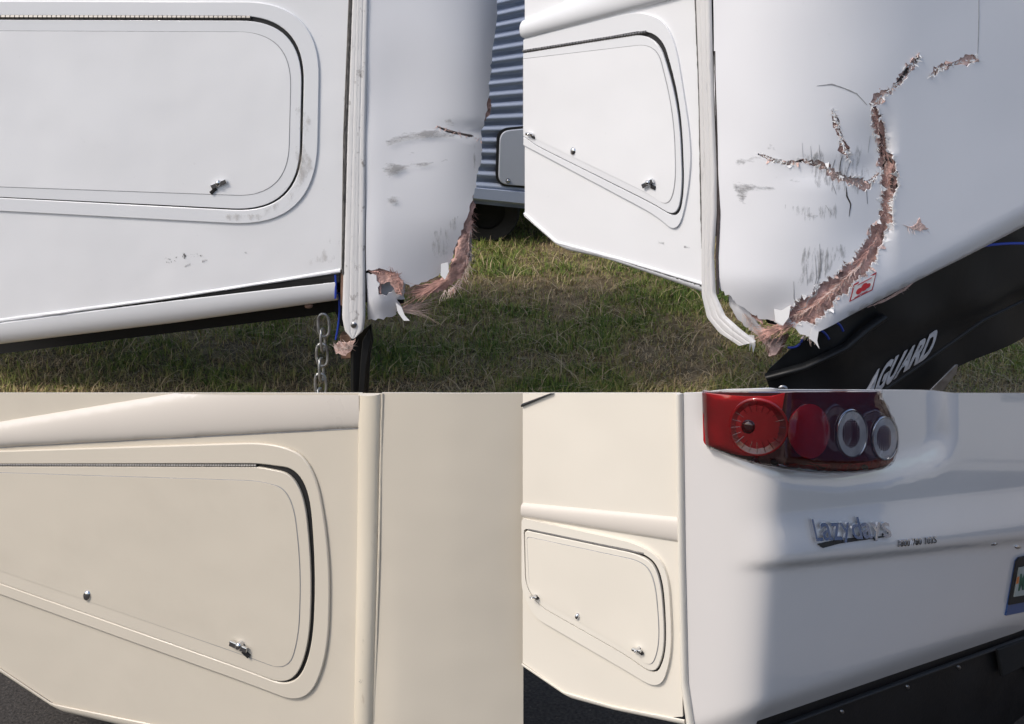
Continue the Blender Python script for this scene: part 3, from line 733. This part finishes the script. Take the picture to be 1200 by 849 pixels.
for i, (sp, gr, mm, df) in enumerate(((main, 1.6, 'fibre', .013), (br1, 1.7, 'fibrelight', .006), (br2, 1.7, 'fibrelight', .006), (arc, 1.7, 'fibrelight', .010), (sm1, 1.8, 'fibre', .008), (sm2, 1.8, 'fibre', .008))):
    sheet('torn_fiberglass', UR, spine(sp, 50+i, .2, 4, gr), mm, ur, thick=.003, step=4, angle=80,
          offf=lambda x, y, df=df: urcap(x, y)-df+.008*mnoise.noise(Vector((x*.12, y*.12, 3)))+.004*mnoise.noise(Vector((x*.5, y*.5, 3))))
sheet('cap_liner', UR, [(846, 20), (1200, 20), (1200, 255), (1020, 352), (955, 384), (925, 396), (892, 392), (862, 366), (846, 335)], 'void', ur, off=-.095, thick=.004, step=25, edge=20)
def cap_strands(name, base, n, ln, ang, m, w, seed, dz=(-.012, .003), lift=.012, curl=.6):
    class W2:  # follow the cap's own relief
        def on(s, x, y, o=0): return UR.on(x, y, o+urcap(x, y))
    return strands(name, W2(), base, n, ln, ang, m, ur, w=w, off=dz, lift=lift, curl=curl, seed=seed)
m2 = [(x, y) for x, y, w in main]
cap_strands('glass_strands', m2, 700, (2, 6), (0, 360), 'strandpink', .5, 60, (-.012, .0), .008, 1.0)
cap_strands('glass_strands', m2, 260, (2, 7), (0, 360), 'strand', .5, 61, (-.012, .001), .008, 1.0)
cap_strands('glass_strands', m2[6:], 110, (8, 20), (118, 160), 'strandpink', .8, 62, (-.015, .0))
cap_strands('glass_strands', m2[7:], 70, (6, 16), (110, 165), 'strand', .7, 63, (-.01, .003))
for i, sp in enumerate((br1, br2, arc, sm1, sm2)):
    cap_strands('glass_strands', [(x, y) for x, y, w in sp], 150 if i == 2 else 80, (2, 6), (0, 360), 'strand', .9, 70+i, lift=.006)
    cap_strands('crack_flakes', [(x, y) for x, y, w in sp], 45, (2, 6), (0, 360), 'flake', 2.2, 80+i, (-.002, .004), .006)
for sgn in (0, 1):
    hp = holes[0]; hh = hp[:len(hp)//2] if sgn == 0 else hp[len(hp)//2:]
    cap_strands('crack_flakes', hh, 260, (1., 3.6), (0, 360), 'flake', 1.4, 90+sgn, (-.001, .003), .005)
    cap_strands('glass_strands', hh, 260, (1.2, 4), (0, 360), 'strand', .5, 93+sgn, (-.006, .002), .006, 1.2)
def flaps(hp, n, seed):
    Rf = random.Random(seed); N = len(hp)
    cx = sum(p[0] for p in hp)/N; vs = []
    for _ in range(n):
        i = Rf.randrange(2, N-3); k = Rf.choice((2, 3, 4)); a = Vector(hp[i]); b = Vector(hp[(i+k) % N]); d = b-a
        if not .5 < d.length < 14: continue
        nn = Vector((-d.y, d.x)).normalized()*Rf.choice((-1, 1))*Rf.uniform(2, 6.5); t = Rf.uniform(.2, .8); z = Rf.uniform(.001, .012)
        c = a+d*t+nn; c2 = a+d*min(1, t+Rf.uniform(.1, .4))+nn*Rf.uniform(.5, .9)
        pl = [tuple(a), tuple(b), tuple(c2), tuple(c)]
        sheet('paint_flake', UR, pl, 'flake' if Rf.random() < .6 else 'fibrelight', ur, off=.0004, thick=.0016, offf=lambda x, y, a=a, nn=nn, z=z: urcap(x, y)+z*abs((Vector((x, y))-a).dot(nn.normalized()))/6)
flaps(holes[0], 34, 201); flaps(holes[1], 8, 202); flaps(holes[3], 14, 203); flaps(holes[2], 5, 204)
def capsheet(name, poly, m, off=.0015, thick=.001, extra=None, **k):
    return sheet(name, UR, poly, m, ur, off=off, thick=thick, offf=lambda x, y: urcap(x, y)+(extra(x, y) if extra else 0), **k)
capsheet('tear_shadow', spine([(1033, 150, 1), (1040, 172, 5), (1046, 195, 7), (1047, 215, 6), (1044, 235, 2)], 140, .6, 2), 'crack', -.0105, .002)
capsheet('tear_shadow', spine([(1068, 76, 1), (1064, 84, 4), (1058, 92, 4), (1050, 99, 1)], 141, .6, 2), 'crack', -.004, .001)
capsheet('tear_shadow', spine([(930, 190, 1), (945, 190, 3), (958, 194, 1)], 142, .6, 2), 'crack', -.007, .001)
# hairline cracks
def hair(path, w, seed, m='crack'): return capsheet('crack', spine([(x, y, w*(1 if 0 < i < len(path)-1 else .3)) for i, (x, y) in enumerate(path)], seed, .5, 3), m, off=.0009, thick=.0006)
hair([(958, 101), (975, 99), (990, 104), (1004, 110), (1016, 123)], 1.3, 91, 'greyline')
hair([(1147, -30), (1147, 20), (1146, 45), (1145, 70)], .6, 92, 'greyline')
for i, pt in enumerate(([(985, 205), (986, 190), (988, 183)], [(976, 200), (979, 188)], [(993, 207), (998, 192)], [(992, 218), (993, 230), (998, 240), (996, 255)], [(975, 214), (980, 228)], [(967, 240), (975, 252)], [(1018, 224), (1019, 240)], [(1020, 180), (1022, 160)],
                       [(955, 300), (957, 325), (953, 345)], [(945, 310), (946, 335)], [(960, 285), (962, 315), (957, 335), (955, 350)], [(930, 330), (931, 352), (938, 362)], [(960, 170), (961, 190)], [(950, 172), (951, 188)], [(940, 168), (941, 184)])):
    hair(pt, 1.5 if i in (3, 6) else .8, 100+i, 'crack' if i < 7 else 'greyline')
hair([(960, 330), (957, 345), (948, 352), (945, 362), (935, 366)], 1.2, 130, 'greyline')
for pl, mm in (([(853, 195), (865, 182), (890, 178), (905, 186), (880, 194), (862, 198)], 'scuffh'), ([(853, 216), (868, 208), (890, 213), (915, 217), (905, 226), (884, 228), (874, 240), (866, 247), (862, 234)], 'scuffh'), ([(857, 262), (866, 254), (872, 266), (862, 272)], 'scuffh'),
               ([(880, 178), (905, 162), (915, 178)], 'scuffh'), ([(920, 172), (1015, 165), (1030, 200), (1020, 240), (950, 230), (935, 195)], 'scuffv'), ([(900, 232), (990, 232), (1000, 262), (940, 270)], 'scuffv'),
               ([(930, 285), (1005, 275), (1000, 305), (960, 340), (925, 350)], 'scuffv'), ([(905, 208), (935, 205), (950, 212), (930, 218)], 'scuffh'), ([(935, 248), (958, 246), (962, 256), (944, 258)], 'scuffh')):
    scuff(type('W', (), {'on': lambda s, x, y, o=0: UR.on(x, y, o+urcap(x, y))})(), pl, ur, mm, 12 if mm == 'scuffv' else 9)
scuff(UR, [(750, 278), (790, 284), (822, 290), (822, 294), (780, 290), (752, 283)], ur, 'scuffh', 3)
# right-hand nick, peeled flakes, ragged hanging strip
capsheet('torn_fiberglass', ragged([(1058, 264), (1070, 266), (1078, 256), (1080, 262), (1088, 268), (1075, 271)], 1, 3, 120, True), 'fibrelight', .002, .002)
cap_strands('glass_strands', [(1060, 265), (1085, 268)], 40, (3, 9), (0, 360), 'strand', 1.0, 121)
capsheet('paint_flake', [(906, 365), (915, 367), (927, 359.5), (924.5, 374), (917, 384), (908, 379)], 'flake', .006, .002, lambda x, y: .018*smooth(360, 382, y))
capsheet('paint_flake', [(952, 386), (960, 390), (958, 400), (961, 410), (955, 402), (949, 398)], 'flake', .006, .002, lambda x, y: .01*smooth(388, 408, y))
strip = ragged([(842, 346), (850, 352), (864, 362), (878, 384), (884, 392), (898, 405)], 1.6, 3, 122)+ragged([(893, 412), (880, 404), (866, 395), (852, 380), (843, 362)], 1.2, 3, 123)
sheet('cap_remnant', UR, strip, 'whitecap', ur, off=-.045, thick=.005, step=6, offf=lambda x, y: -.03*smooth(360, 410, y), angle=60)
sheet('torn_fiberglass', UR, ragged([(845, 345), (858, 350), (872, 362), (884, 374), (888, 386), (876, 378), (864, 366), (852, 354)], 1.5, 3, 124, True), 'fibre', ur, off=-.05, thick=.004, step=5, angle=80)
sheet('paint_flake', UR, [(870, 398), (877, 399), (879, 410), (876, 419), (873, 408), (871, 417)], 'flake', ur, off=-.045, thick=.002)
sheet('torn_fiberglass', UR, ragged([(880, 398), (890, 406), (905, 412), (918, 414), (908, 424), (895, 426), (898, 416), (886, 408)], 1.4, 3, 125, True), 'fibrelight', ur, off=-.06, thick=.006, step=5, angle=80)
strands('glass_strands', UR, [(884, 400), (898, 410), (912, 415)], 140, (5, 22), (-60, 20), 'strand', ur, w=.8, off=(-.07, -.05), lift=.02, seed=126)
strands('glass_strands', UR, [(900, 392), (915, 390), (930, 384), (945, 376)], 220, (6, 30), (130, 190), 'strandpink', ur, w=.8, off=(-.05, -.03), lift=.02, seed=127)
strands('glass_strands', UR, [(952, 388), (960, 392)], 70, (5, 20), (70, 170), 'strand', ur, w=.9, off=(-.05, -.03), lift=.02, seed=128)
capsheet('torn_fiberglass', ragged([(1022, 363), (1050, 352), (1068, 341), (1078, 335), (1070, 345), (1045, 358)], 1, 4, 129, True), 'fibrelight', .001, .004)
strands('glass_strands', UR, [(1022, 363), (1060, 347), (1078, 337)], 50, (3, 9), (20, 150), 'strand', ur, w=.8, off=(-.06, -.05), seed=131)
strands('glass_strands', UR, [(862, 372), (880, 392), (900, 408)], 160, (4, 16), (0, 120), 'strand', ur, w=.6, off=(-.055, -.035), lift=.02, seed=151)
cap_strands('glass_strands', [(1010, 308), (986, 332), (966, 350), (946, 366), (926, 376)], 70, (5, 14), (20, 80), 'strand', .5, 152, (-.01, .002), .01, .9)
# sticker with red emblem
st = capsheet('warning_sticker', [(1000, 333), (1027, 319), (1022, 340), (995, 354)], 'stickred', .0012, .0006)
def stick(name, poly, m, off): 
    o = sheet(name, UR, poly, m, st, off=off, thick=.0003, offf=urcap); return o
stick('sticker_face', [(1001, 334.4), (1025.3, 321.6), (1020.9, 338.9), (996.7, 351.8)], 'sticker', .0018)
for (x, y, a, b) in ((1006, 341, 4, 3.4), (1012, 336, 4.4, 4.4), (1016, 334.5, 3.4, 2.6)):
    stick('emblem', [(x+a*math.cos(t)*.9, y+b*math.sin(t)-.5*a*math.cos(t)) for t in [i*math.pi/8 for i in range(16)]], 'stickred', .0022+.0002*(x-1006))
for (p, q) in (((1004.5, 333.5), (1021, 324.8)), ((1001, 348.3), (1016, 340.3))):
    stick('print_line', [p, q, (q[0]-.3, q[1]+1.1), (p[0]-.3, p[1]+1.1)], 'stickred', .0021)
urcx = [plan(640, 4.44, 200), (.58, 4.02), (.80, 3.92), (1.0, 3.97), (1.85, 4.36), (1.6, 5.3), (.9, 5.3), (.2, 5.0)]
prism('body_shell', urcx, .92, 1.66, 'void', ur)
tube('blue_wire', [UR.on(x, y, -.06)[0] for x, y in bez((1120, 312), (1160, 288), (1230, 292), 10)], .004, 'wire', ur)
for a_, b_, c_ in (((960, 398), (975, 392), (985, 408)), ((985, 388), (998, 384), (1004, 398)), ((925, 418), (945, 420), (948, 405))):
    tube('blue_wire', [UR.on(x, y, -.075)[0] for x, y in bez(a_, b_, c_, 8)], .0035, 'wire', ur)
sheet('bracket', UR, [(878, 418), (900, 418), (930, 412), (915, 432), (898, 436), (884, 430)], 'rust', ur, off=-.13, thick=.03)

# black guard apron hanging under the torn cap
GW = UR.shifted(-.10)
gd = tag(empty('rock_guard', GW.on(1050, 470)[0]), 'black vinyl guard apron with grey capital letters under the torn cap', 'guard')
def gf(x, y): return .008*mnoise.noise(Vector((x*.015, y*.015, 1)))+.003*math.sin((x-y*.8)*.06)-.02*smooth(0, 30, y-line_y((900, 440), (1200, 330), x))
sheet('guard_sheet', GW, rp([(897, 436, 8), (930, 408), (960, 388), (1020, 350), (1230, 248), (1230, 384), (1200, 401), (1130, 432), (1075, 475), (905, 475, 4)]), 'vinyl', gd, thick=.008, step=12, offf=gf, edge=10, angle=70)
band('hem_roll', GW, [(898, 436), (940, 424), (985, 402), (1010, 380), (1030, 366)], [(902, 444), (942, 432), (990, 408), (1016, 386), (1036, 372)], .02, 'vinyl', gd, off=.01)
band('fold_line', GW, [(1010, 470), (1085, 418), (1150, 372), (1230, 334)], [(1012, 473), (1087, 421), (1152, 375), (1230, 337)], .008, 'vinyl', gd, off=.008)
disc('grommet', GW, 917, 452, 5, 4.5, 'steel', gd, off=.03, dome=.003)
sheet('metal_strip', GW, [(1066, 470), (1112, 424), (1115, 424), (1113, 434), (1085, 470)], 'steel', gd, off=.03, thick=.006, bevel=.001)
class GWr:
    def on(s, x, y, o=0): return GW.on(x, y, o+gf(x, y))
text_on('lettering', 'AGUARD', GWr(), [(1026, 439.5), (1107, 384), (1093, 419), (1008, 477)], 'letter', gd, bold=.034, h=.002, off=.004)

# ================================================================ repaired cream camper (lower left)
A0 = plan(-40, 2.86, 650); A1 = plan(437, 2.50, 650)
LL = Wall([A0, A1]); LLC = Wall([A1] + bez((A1[0]+.02, A1[1]-.01), (A1[0]+.08, 2.475), (A1[0]+.16, 2.466), 6) + [plan(625, 2.458, 650)])
ll = empty('camper', ((A0[0]+A1[0])/2, 2.75, 0))
tag(ll, 'repaired cream camper with large baggage door, seen close at an angle', 'camper', 'campers')
TOP = 461
sheet('side_wall', LL, [(-30, TOP), (424, TOP), (420, 870), (250, 870), (65, 826), (-30, 763)], 'cream', ll, thick=.004, step=40, edge=20)
def llm(x, y):
    t = line_y((16, 492), (205, 461), x); t = min(t, line_y((205, 461), (421, 448), x)) if x > 205 else t; b = line_y((16, 523.5), (421, 501.5), x)
    return .012*half_round(max(0, min(1, (y-t)/(b-t))))
sheet('side_moulding', LL, [(-30, 499.5), (205, TOP), (424, TOP), (424, 501.3), (-30, 526)], 'creamwhite', ll, off=.0005, thick=.001, step=4, edge=8, offf=llm, angle=70)
band('moulding_shadow_gap', LL, [(-30, 525.5), (421, 501.5)], [(-30, 527), (421, 503)], .001, 'greyline', ll, n=10)
band('skirt_roll', LL, [(-30, 762), (62, 824), (150, 842), (300, 872)], [(-30, 771), (72, 837), (150, 856), (300, 890)], .024, 'creamtrim', ll, off=-.019, n=50, k=16, prof=tucked)
outer = rp([(-30, 528.5), (325, 517, 40), (370, 540, 50), (389, 650, 60), (386, 770, 50), (360, 826, 50), (300, 803, 30), (-30, 684)], 12)
opening = rp([(-30, 543), (305, 542.5, 12), (362, 550, 60), (371.5, 660, 60), (368, 760, 44), (346, 806, 46), (290, 784, 24), (-30, 671)], 12)
panel = rp([(-30, 545.5), (302, 545.5, 12), (356, 556, 60), (367.5, 664, 58), (364, 758, 42), (343, 803.5, 42), (290, 783, 24), (-30, 670)], 12)
inner = rp([(-30, 551), (305, 561.5, 14), (345, 572, 40), (355.5, 660, 50), (353, 745, 30), (340, 786, 34), (290, 767, 16), (-30, 655)], 12)
d = door_set(LL, ll, outer, opening, panel, inner, 'cream', 'creamtrim', ((-30, 543.6), (303, 544.4), .003, 110))
latch(LL, 285, 754, 10.5, d, math.radians(24)); lock(LL, 105, 696, 4.6, 6.4, d)
tr = band('corner_trim', LL, [(421, TOP), (419, 650), (415, 870)], [(447.5, TOP), (443, 650), (436, 870)], .016, 'creamworn', ll, n=60, k=16)
band('trim_sealant', LLC, [(446.5, TOP), (442.5, 650), (435.5, 870)], [(449.5, TOP), (445.5, 650), (438.5, 870)], .002, 'creamworn', ll, off=.0005, n=60, jit=.001)
sheet('rear_cap', LLC, [(447, TOP), (613.2, TOP), (613.2, 870), (436, 870)], 'caplow', ll, thick=.004, step=14, edge=14, offf=lambda x, y: .004*mnoise.noise(Vector((x*.01, y*.006, 3))))
for pl, mm in (([(418, 780), (432, 776), (434, 812), (420, 815)], 'speck'), ([(290, 784), (330, 792), (320, 802), (290, 795)], 'speck'), ([(426, 700), (440, 690), (436, 800), (422, 800)], 'grime')):
    scuff(LL, pl, ll, mm, 6, off=.0165)
def cut_block(name, front, back, m, parent, bottom):
    """closed body behind the skins, its top cut along the same slope as the wall tops"""
    n = len(front)
    def zt(x, y): return CAM.z - y*math.tan(PITCH+math.atan((469-424.5)/F)) - .004
    pts = front+back[::-1]
    prism(name, pts, bottom, 0, m, parent, [zt(x, y) for x, y in pts])
cut_block('body_shell', [(A0[0], A0[1]+.05), (A1[0], A1[1]+.05), (-.01, 2.54)], [(A0[0], A0[1]+.7), (A1[0]-.2, A1[1]+.7), (-.1, 3.2)], 'void', ll, .34)

# ================================================================ repaired camper with tail light (lower right)
B0 = plan(612, 2.43, 650); BV = (.412, B0[1]-(.412-B0[0])*.75)
BR = (1.05, BV[1]+(1.05-BV[0])*math.tan(math.radians(44)))
sa = (BV[0]-.065, BV[1]+.065*.75); sb = (BV[0]+.035, BV[1]+.035*math.tan(math.radians(44)))
LR = Wall([B0]+bez(sa, BV, sb, 16)+[BR])
lr = empty('camper', (.5, 2.5, 0))
tag(lr, 'repaired glossy white camper with red tail light and chrome emblem', 'camper', 'campers')
sheet('side_wall', LR, [(612.6, TOP), (796, TOP), (800, 840), (770, 842), (662, 812), (612.6, 777)], 'pale', lr, thick=.004, step=40, edge=20)
band('side_moulding', LR, [(612.6, 589.5), (797, 606.5)], [(612.6, 606), (797, 635.5)], .007, 'creamwhite', lr, n=24, k=14)
band('skirt_roll', LR, [(612.6, 777), (661, 810), (720, 827), (803, 843)], [(612.6, 783), (668, 821), (720, 835), (803, 853)], .02, 'paletrim', lr, off=-.016, n=40, k=16, prof=tucked)
band('roof_drip', LR, [(612.6, 473), (645, TOP)], [(612.6, 477), (650, TOP)], .006, 'rubber', lr, n=8)
outer = rp([(613.5, 606, 5), (754, 637, 26), (784, 662, 30), (789, 735, 40), (787, 775, 20), (775, 808, 26), (735, 784, 20), (628, 722, 14), (613.5, 690, 12)], 10)
opening = rp([(616, 618, 5), (762, 647, 26), (779, 672, 30), (783.5, 735, 40), (781.5, 770, 18), (770, 792, 20), (738, 768, 20), (634, 709, 14), (618, 686, 14)], 10)
panel = rp([(617.5, 620, 5), (760, 650, 26), (776, 674, 28), (781, 735, 40), (779.3, 768, 16), (769, 789.5, 18), (738, 767, 20), (634, 708, 14), (619, 685, 12)], 10)
inner = rp([(620, 627, 4), (758, 656, 20), (771, 678, 24), (776, 735, 30), (774, 762, 14), (766, 781, 14), (738, 760, 16), (636, 700, 10), (623, 684, 8)], 10)
d = door_set(LR, lr, outer, opening, panel, inner, 'pale', 'paletrim', ((622, 619.4), (757, 647.6), .0022, 70))
latch(LR, 752, 758, 5.2, d, math.radians(15)); latch(LR, 631, 696, 3.4, d, math.radians(5)); lock(LR, 680, 720, 2.5, 4, d)
band('corner_trim', LR, [(793, TOP), (795.5, 650), (799, 800), (806, 853)], [(800, TOP), (802.5, 650), (806, 800), (814, 853)], .009, 'paletrim', lr, n=60)
band('trim_shadow_gap', LR, [(800, TOP), (802.5, 650), (806, 800), (814, 853)], [(801.2, TOP), (803.7, 650), (807.2, 800), (815.2, 853)], .001, 'greyline', lr, n=30, off=.001)
scoop = [(806, 505), (828, 524), (870, 548), (930, 569), (985, 573), (1040, 566), (1090, 553), (1118, 536), (1122, 500), (1112, 478), (1080, TOP-20)]
def curve_y(pts, x):
    for (x0, y0), (x1, y1) in zip(pts, pts[1:]):
        if x0 <= x <= x1: return y0+(y1-y0)*(x-x0)/(x1-x0)
    return None
scp = [(p, q) for p, q in scoop[:8]]
def lrcap(x, y):
    o = 0
    y1 = curve_y(scp, x)
    if y1 is not None:
        o -= .020*smooth(2, -30, y-y1)*smooth(808, 850, x)*(1-smooth(1100, 1122, x))
    yc = line_y((930, 652), (1200, 624), x)            # horizontal shoulder under the emblem
    o += .016*smooth(-55, 0, y-yc)*(1-smooth(0, 14, y-yc))*smooth(850, 930, x)
    o -= .010*smooth(12, 60, y-yc)*smooth(850, 930, x)*0
    yb = line_y((905, 815), (1200, 715), x)
    o -= .03*smooth(0, 50, y-yb)
    return o
sheet('rear_cap', LR, [(801, TOP), (1225, TOP), (1225, 735), (1200, 745.5), (1050, 798), (900, 852), (900, 860), (815, 860), (807, 800), (803, 650)], 'gloss', lr, thick=.004, step=7, offf=lrcap, edge=7, angle=60)
# tail light
TL = Wall([(p.x, p.y) for p in LR.p])
tlp = rp([(825, TOP+.4), (826, 500), (829, 524, 6), (880, 543, 30), (945, 556, 60), (1010, 556, 40), (1046, 545, 22), (1050, 500, 20), (1030, TOP+.4, 8)], 8)
tlx = [(x, y-40 if y < TOP+2 else y) for x, y in tlp]; tlh = [(x, y-4 if y < TOP+4 else y) for x, y in tlp]; tll = [(x, y-7.5 if y < TOP+4 else y) for x, y in tlp]
tl = sheet('tail_light', TL, tlh, 'darkred', lr, off=.004, thick=.006, step=8, edge=6, offf=lambda x, y: .008*min(1, dist_edge((x, y), tlx)/8), angle=60)
sheet('red_reflector', TL, rp([(827.5, TOP-3.5), (829, 518, 6), (875, 533, 20), (905, 527, 20), (915, TOP-3.5)]), 'red', tl, off=.0135, thick=.003, step=8, bevel=0)
sheet('lower_lens', TL, rp([(880, 538), (945, 549, 40), (1010, 549, 30), (1038, 541, 20), (1041, 529), (1000, 542, 40), (940, 541, 40), (890, 527)]), 'deepred', tl, off=.0135, thick=.002)
def cone(u): return 1-u
r1 = disc('brake_lamp', TL, 888, 497, 27, 31, 'deepred', tl, off=.016, dome=-.008, prof=lambda u: 1-u*u)
for i in range(20):
    t = 2*math.pi*i/20
    tube('reflector_rib', [TL.on(888+10*math.cos(t), 497+11*math.sin(t), .0165-.006)[0], TL.on(888+26*math.cos(t), 497+30*math.sin(t), .0172)[0]], .0006, 'deepred', r1, 5)
ring('lamp_ring', TL, 888, 497, 28, 32, 2, 'red', r1, off=.0135, h=.002)
disc('bulb', TL, 879, 497, 8, 9, 'darkred', r1, off=.012, dome=.006)
disc('turn_lamp', TL, 941, 503, 24, 32, 'red', tl, off=.0135, dome=.004)
for cx, cy, rx, ry in ((990.5, 506, 17.5, 27.5), (1029.5, 511.5, 15, 25)):
    c1 = disc('reverse_lamp', TL, cx, cy, rx, ry, 'clear', tl, off=.0145, dome=-.004, prof=lambda u: 1-u*u, back=.002)
    ring('bezel', TL, cx, cy, rx, ry, 1.3, 'chrome', c1, off=.0135, h=.0025)
    vs = []; fs = []
    for iy in range(-10, 11):
        for ix in range(-6, 7):
            if (ix/6.4)**2+(iy/10.4)**2 < .85:
                x = cx+ix*rx/6.8; y = cy+iy*ry/10.8; i0 = len(vs); u2 = ((x-cx)/rx)**2+((y-cy)/ry)**2
                for (a_, b_, z_) in ((-.8, 0, 0), (0, -.8, 0), (.8, 0, 0), (0, .8, 0), (0, 0, .0012)): vs.append(TL.on(x+a_, y+b_, .0147-.004*(1-u2)+z_)[0])
                fs += [(i0, i0+1, i0+4), (i0+1, i0+2, i0+4), (i0+2, i0+3, i0+4), (i0+3, i0, i0+4)]
    obj('lens_dimples', vs, fs, 'clear', c1, False)['kind'] = 'stuff'
for x, y in ((904, 538), (1005, 545)): disc('screw', TL, x, y, 3, 3, 'rubber', tl, off=.017, dome=.002)
lens = bpy.data.materials.new('clear_outer_lens'); lens.use_nodes = True
ln = lens.node_tree; ln.nodes.clear(); lo_ = ln.nodes.new('ShaderNodeOutputMaterial'); lm = ln.nodes.new('ShaderNodeMixShader'); lf = ln.nodes.new('ShaderNodeFresnel'); lf.inputs[0].default_value = 1.5
lt = ln.nodes.new('ShaderNodeBsdfTransparent'); lt.inputs[0].default_value = (.97, .93, .93, 1); lg = ln.nodes.new('ShaderNodeBsdfGlossy'); lg.inputs['Roughness'].default_value = .03
ln.links.new(lf.outputs[0], lm.inputs[0]); ln.links.new(lt.outputs[0], lm.inputs[1]); ln.links.new(lg.outputs[0], lm.inputs[2]); ln.links.new(lm.outputs[0], lo_.inputs[0])
sheet('outer_lens', TL, tll, lens, tl, off=.005, thick=0, step=6, edge=5, offf=lambda x, y: .022*math.sqrt(min(1, dist_edge((x, y), tlx)/14)), angle=70)
# emblem and phone number
class LW:
    def on(s, x, y, o=0): return LR.on(x, y, o+lrcap(x, y))
LWi = LW()
em = sheet('emblem', LR, [(950, 634.5), (975, 629.5), (1000, 627), (1034, 625.5), (1005, 629.5), (975, 633.5), (955, 638.5)], 'rubber', lr, off=.003, thick=.003, offf=lrcap)
wid = {'L': .75, 'a': 1., 'z': .9, 'y': 1., 'd': 1., 's': .85}
txt = 'Lazydays'; tot = sum(wid[c] for c in txt); xx = 945.5
for ch_ in txt:
    w = wid[ch_]/tot*89; asc = ch_ in 'Ld'; desc = ch_ == 'y'
    v = (xx-945)/90
    yt = (606.5 if ch_ == 'L' else 604.5 if ch_ == 'd' else 610.5)-1.0*v; yb = (633 if desc else 630)-4.5*v
    text_on('emblem_letter', ch_, LWi, [(xx, yt), (xx+w*.94, yt-.3), (xx+w*.98, yb-.3), (xx+.6, yb)], 'chrome', em, bold=.006, h=.004, off=.004)
    xx += w
text_on('phone_number', '1800 780 1035', LWi, [(1043, 629.5), (1088, 625.3), (1087.5, 633), (1042.5, 637.4)], 'chrome', lr, bold=.008, h=.002, off=.001)
for x, y in ((1162, 637), (1192, 641)): disc('screw', LWi, x, y, 3.2, 2.4, 'chrome', lr, off=.002, dome=.003)
# number plate
np_ = sheet('number_plate', LR, [(1189, 657), (1192, 653.5), (1222, 646), (1222, 712), (1177, 721)], 'plateblue', lr, off=.004, thick=.006, offf=lrcap)
sheet('plate_frame', LR, [(1188.2, 657), (1191.5, 652.6), (1222, 645), (1222, 700), (1179.2, 708)], 'rubber', np_, off=.007, thick=.004, offf=lrcap)
sheet('plate_face', LR, [(1190.0, 664), (1222, 658), (1222, 692), (1184, 698)], 'plate', np_, off=.009, thick=.002, offf=lrcap)
text_on('plate_text', 'MB', LWi, [(1191.3, 671), (1202, 669), (1199.5, 688.5), (1188.5, 691)], 'plategreen', np_, bold=.03, h=.001, off=.0092)
sheet('plate_mark', LR, [(1187.5, 675), (1190, 674), (1188.8, 682), (1186, 683)], 'plateorange', np_, off=.0096, thick=.0006, offf=lrcap)
# dark lower panel with screws
LP = LR.shifted(-.05)
lp = sheet('lower_panel', LP, [(880, 845), (1000, 800), (1160, 742), (1225, 725), (1225, 880), (880, 880)], 'plastic', lr, thick=.02, step=20, edge=20)
band('panel_shadow_lip', LP, [(900, 850), (1050, 796.5), (1225, 734.5)], [(900, 854), (1050, 800), (1225, 738)], .01, 'rubber', lp, off=.005, n=30)
for x, y in ((986, 834), (1063, 805), (1123, 782)): disc('screw', LP, x, y, 1.8, 2.6, 'steel', lp, off=.002, dome=.003)
sheet('hitch_cover', LP, [(1160, 758), (1225, 735), (1225, 800), (1190, 778), (1166, 790)], 'void', lp, off=.02, thick=.01, bevel=.003)
cut_block('body_shell', [(.06, 2.46), (BV[0]-.08, BV[1]+.14), (BV[0]+.05, BV[1]+.12), (1.0, BR[1]+.06)], [(.09, 2.49), (.2, 2.75), (.5, 2.85), (1.0, 2.95)], 'void', lr, .55)

# ================================================================ neighbouring camper mirrored in the glossy rear
tag(obj('reflection_pad', [(1.45, .6, .004), (6, .6, .004), (6, 4.1, .004), (1.45, 4.1, .004)], [(0, 1, 2, 3)], 'concrete', smooth=False), kind='structure')  # out-of-view pad, added so the glossy rear has ground to reflect
nb = tag(empty('camper', (3.0, 3.0, 0)), 'camper mirrored in the glossy rear beside the tail light', 'camper', 'campers')
NBX = 2.25
def slab(name, y0, y1, z0, z1, m, t=.03, x=NBX, par=None):
    vs = [(x, y0, z0), (x, y1, z0), (x, y1, z1), (x, y0, z1), (x+t, y0, z0), (x+t, y1, z0), (x+t, y1, z1), (x+t, y0, z1)]
    return obj(name, vs, [(3, 2, 1, 0), (4, 5, 6, 7), (0, 1, 5, 4), (1, 2, 6, 5), (2, 3, 7, 6), (3, 0, 4, 7)], m, par or nb, False, bevel=.004)
slab('side_wall', 1.2, 4.2, .22, .95, 'greige')
slab('blue_panel', 1.2, 2.75, .24, .62, 'navy', .02, NBX-.006)
dr = slab('door', 3.0, 3.34, .26, .93, 'greige', .02, NBX-.01)
slab('door_window', 3.08, 3.16, .45, .62, 'rubber', .004, NBX-.014, dr)
slab('window', 3.5, 3.78, .46, .62, 'rubber', .01, NBX-.008)
slab('floor_frame', 1.2, 4.2, .12, .22, 'void', .9, NBX+.05)

print('objects', len(bpy.data.objects))
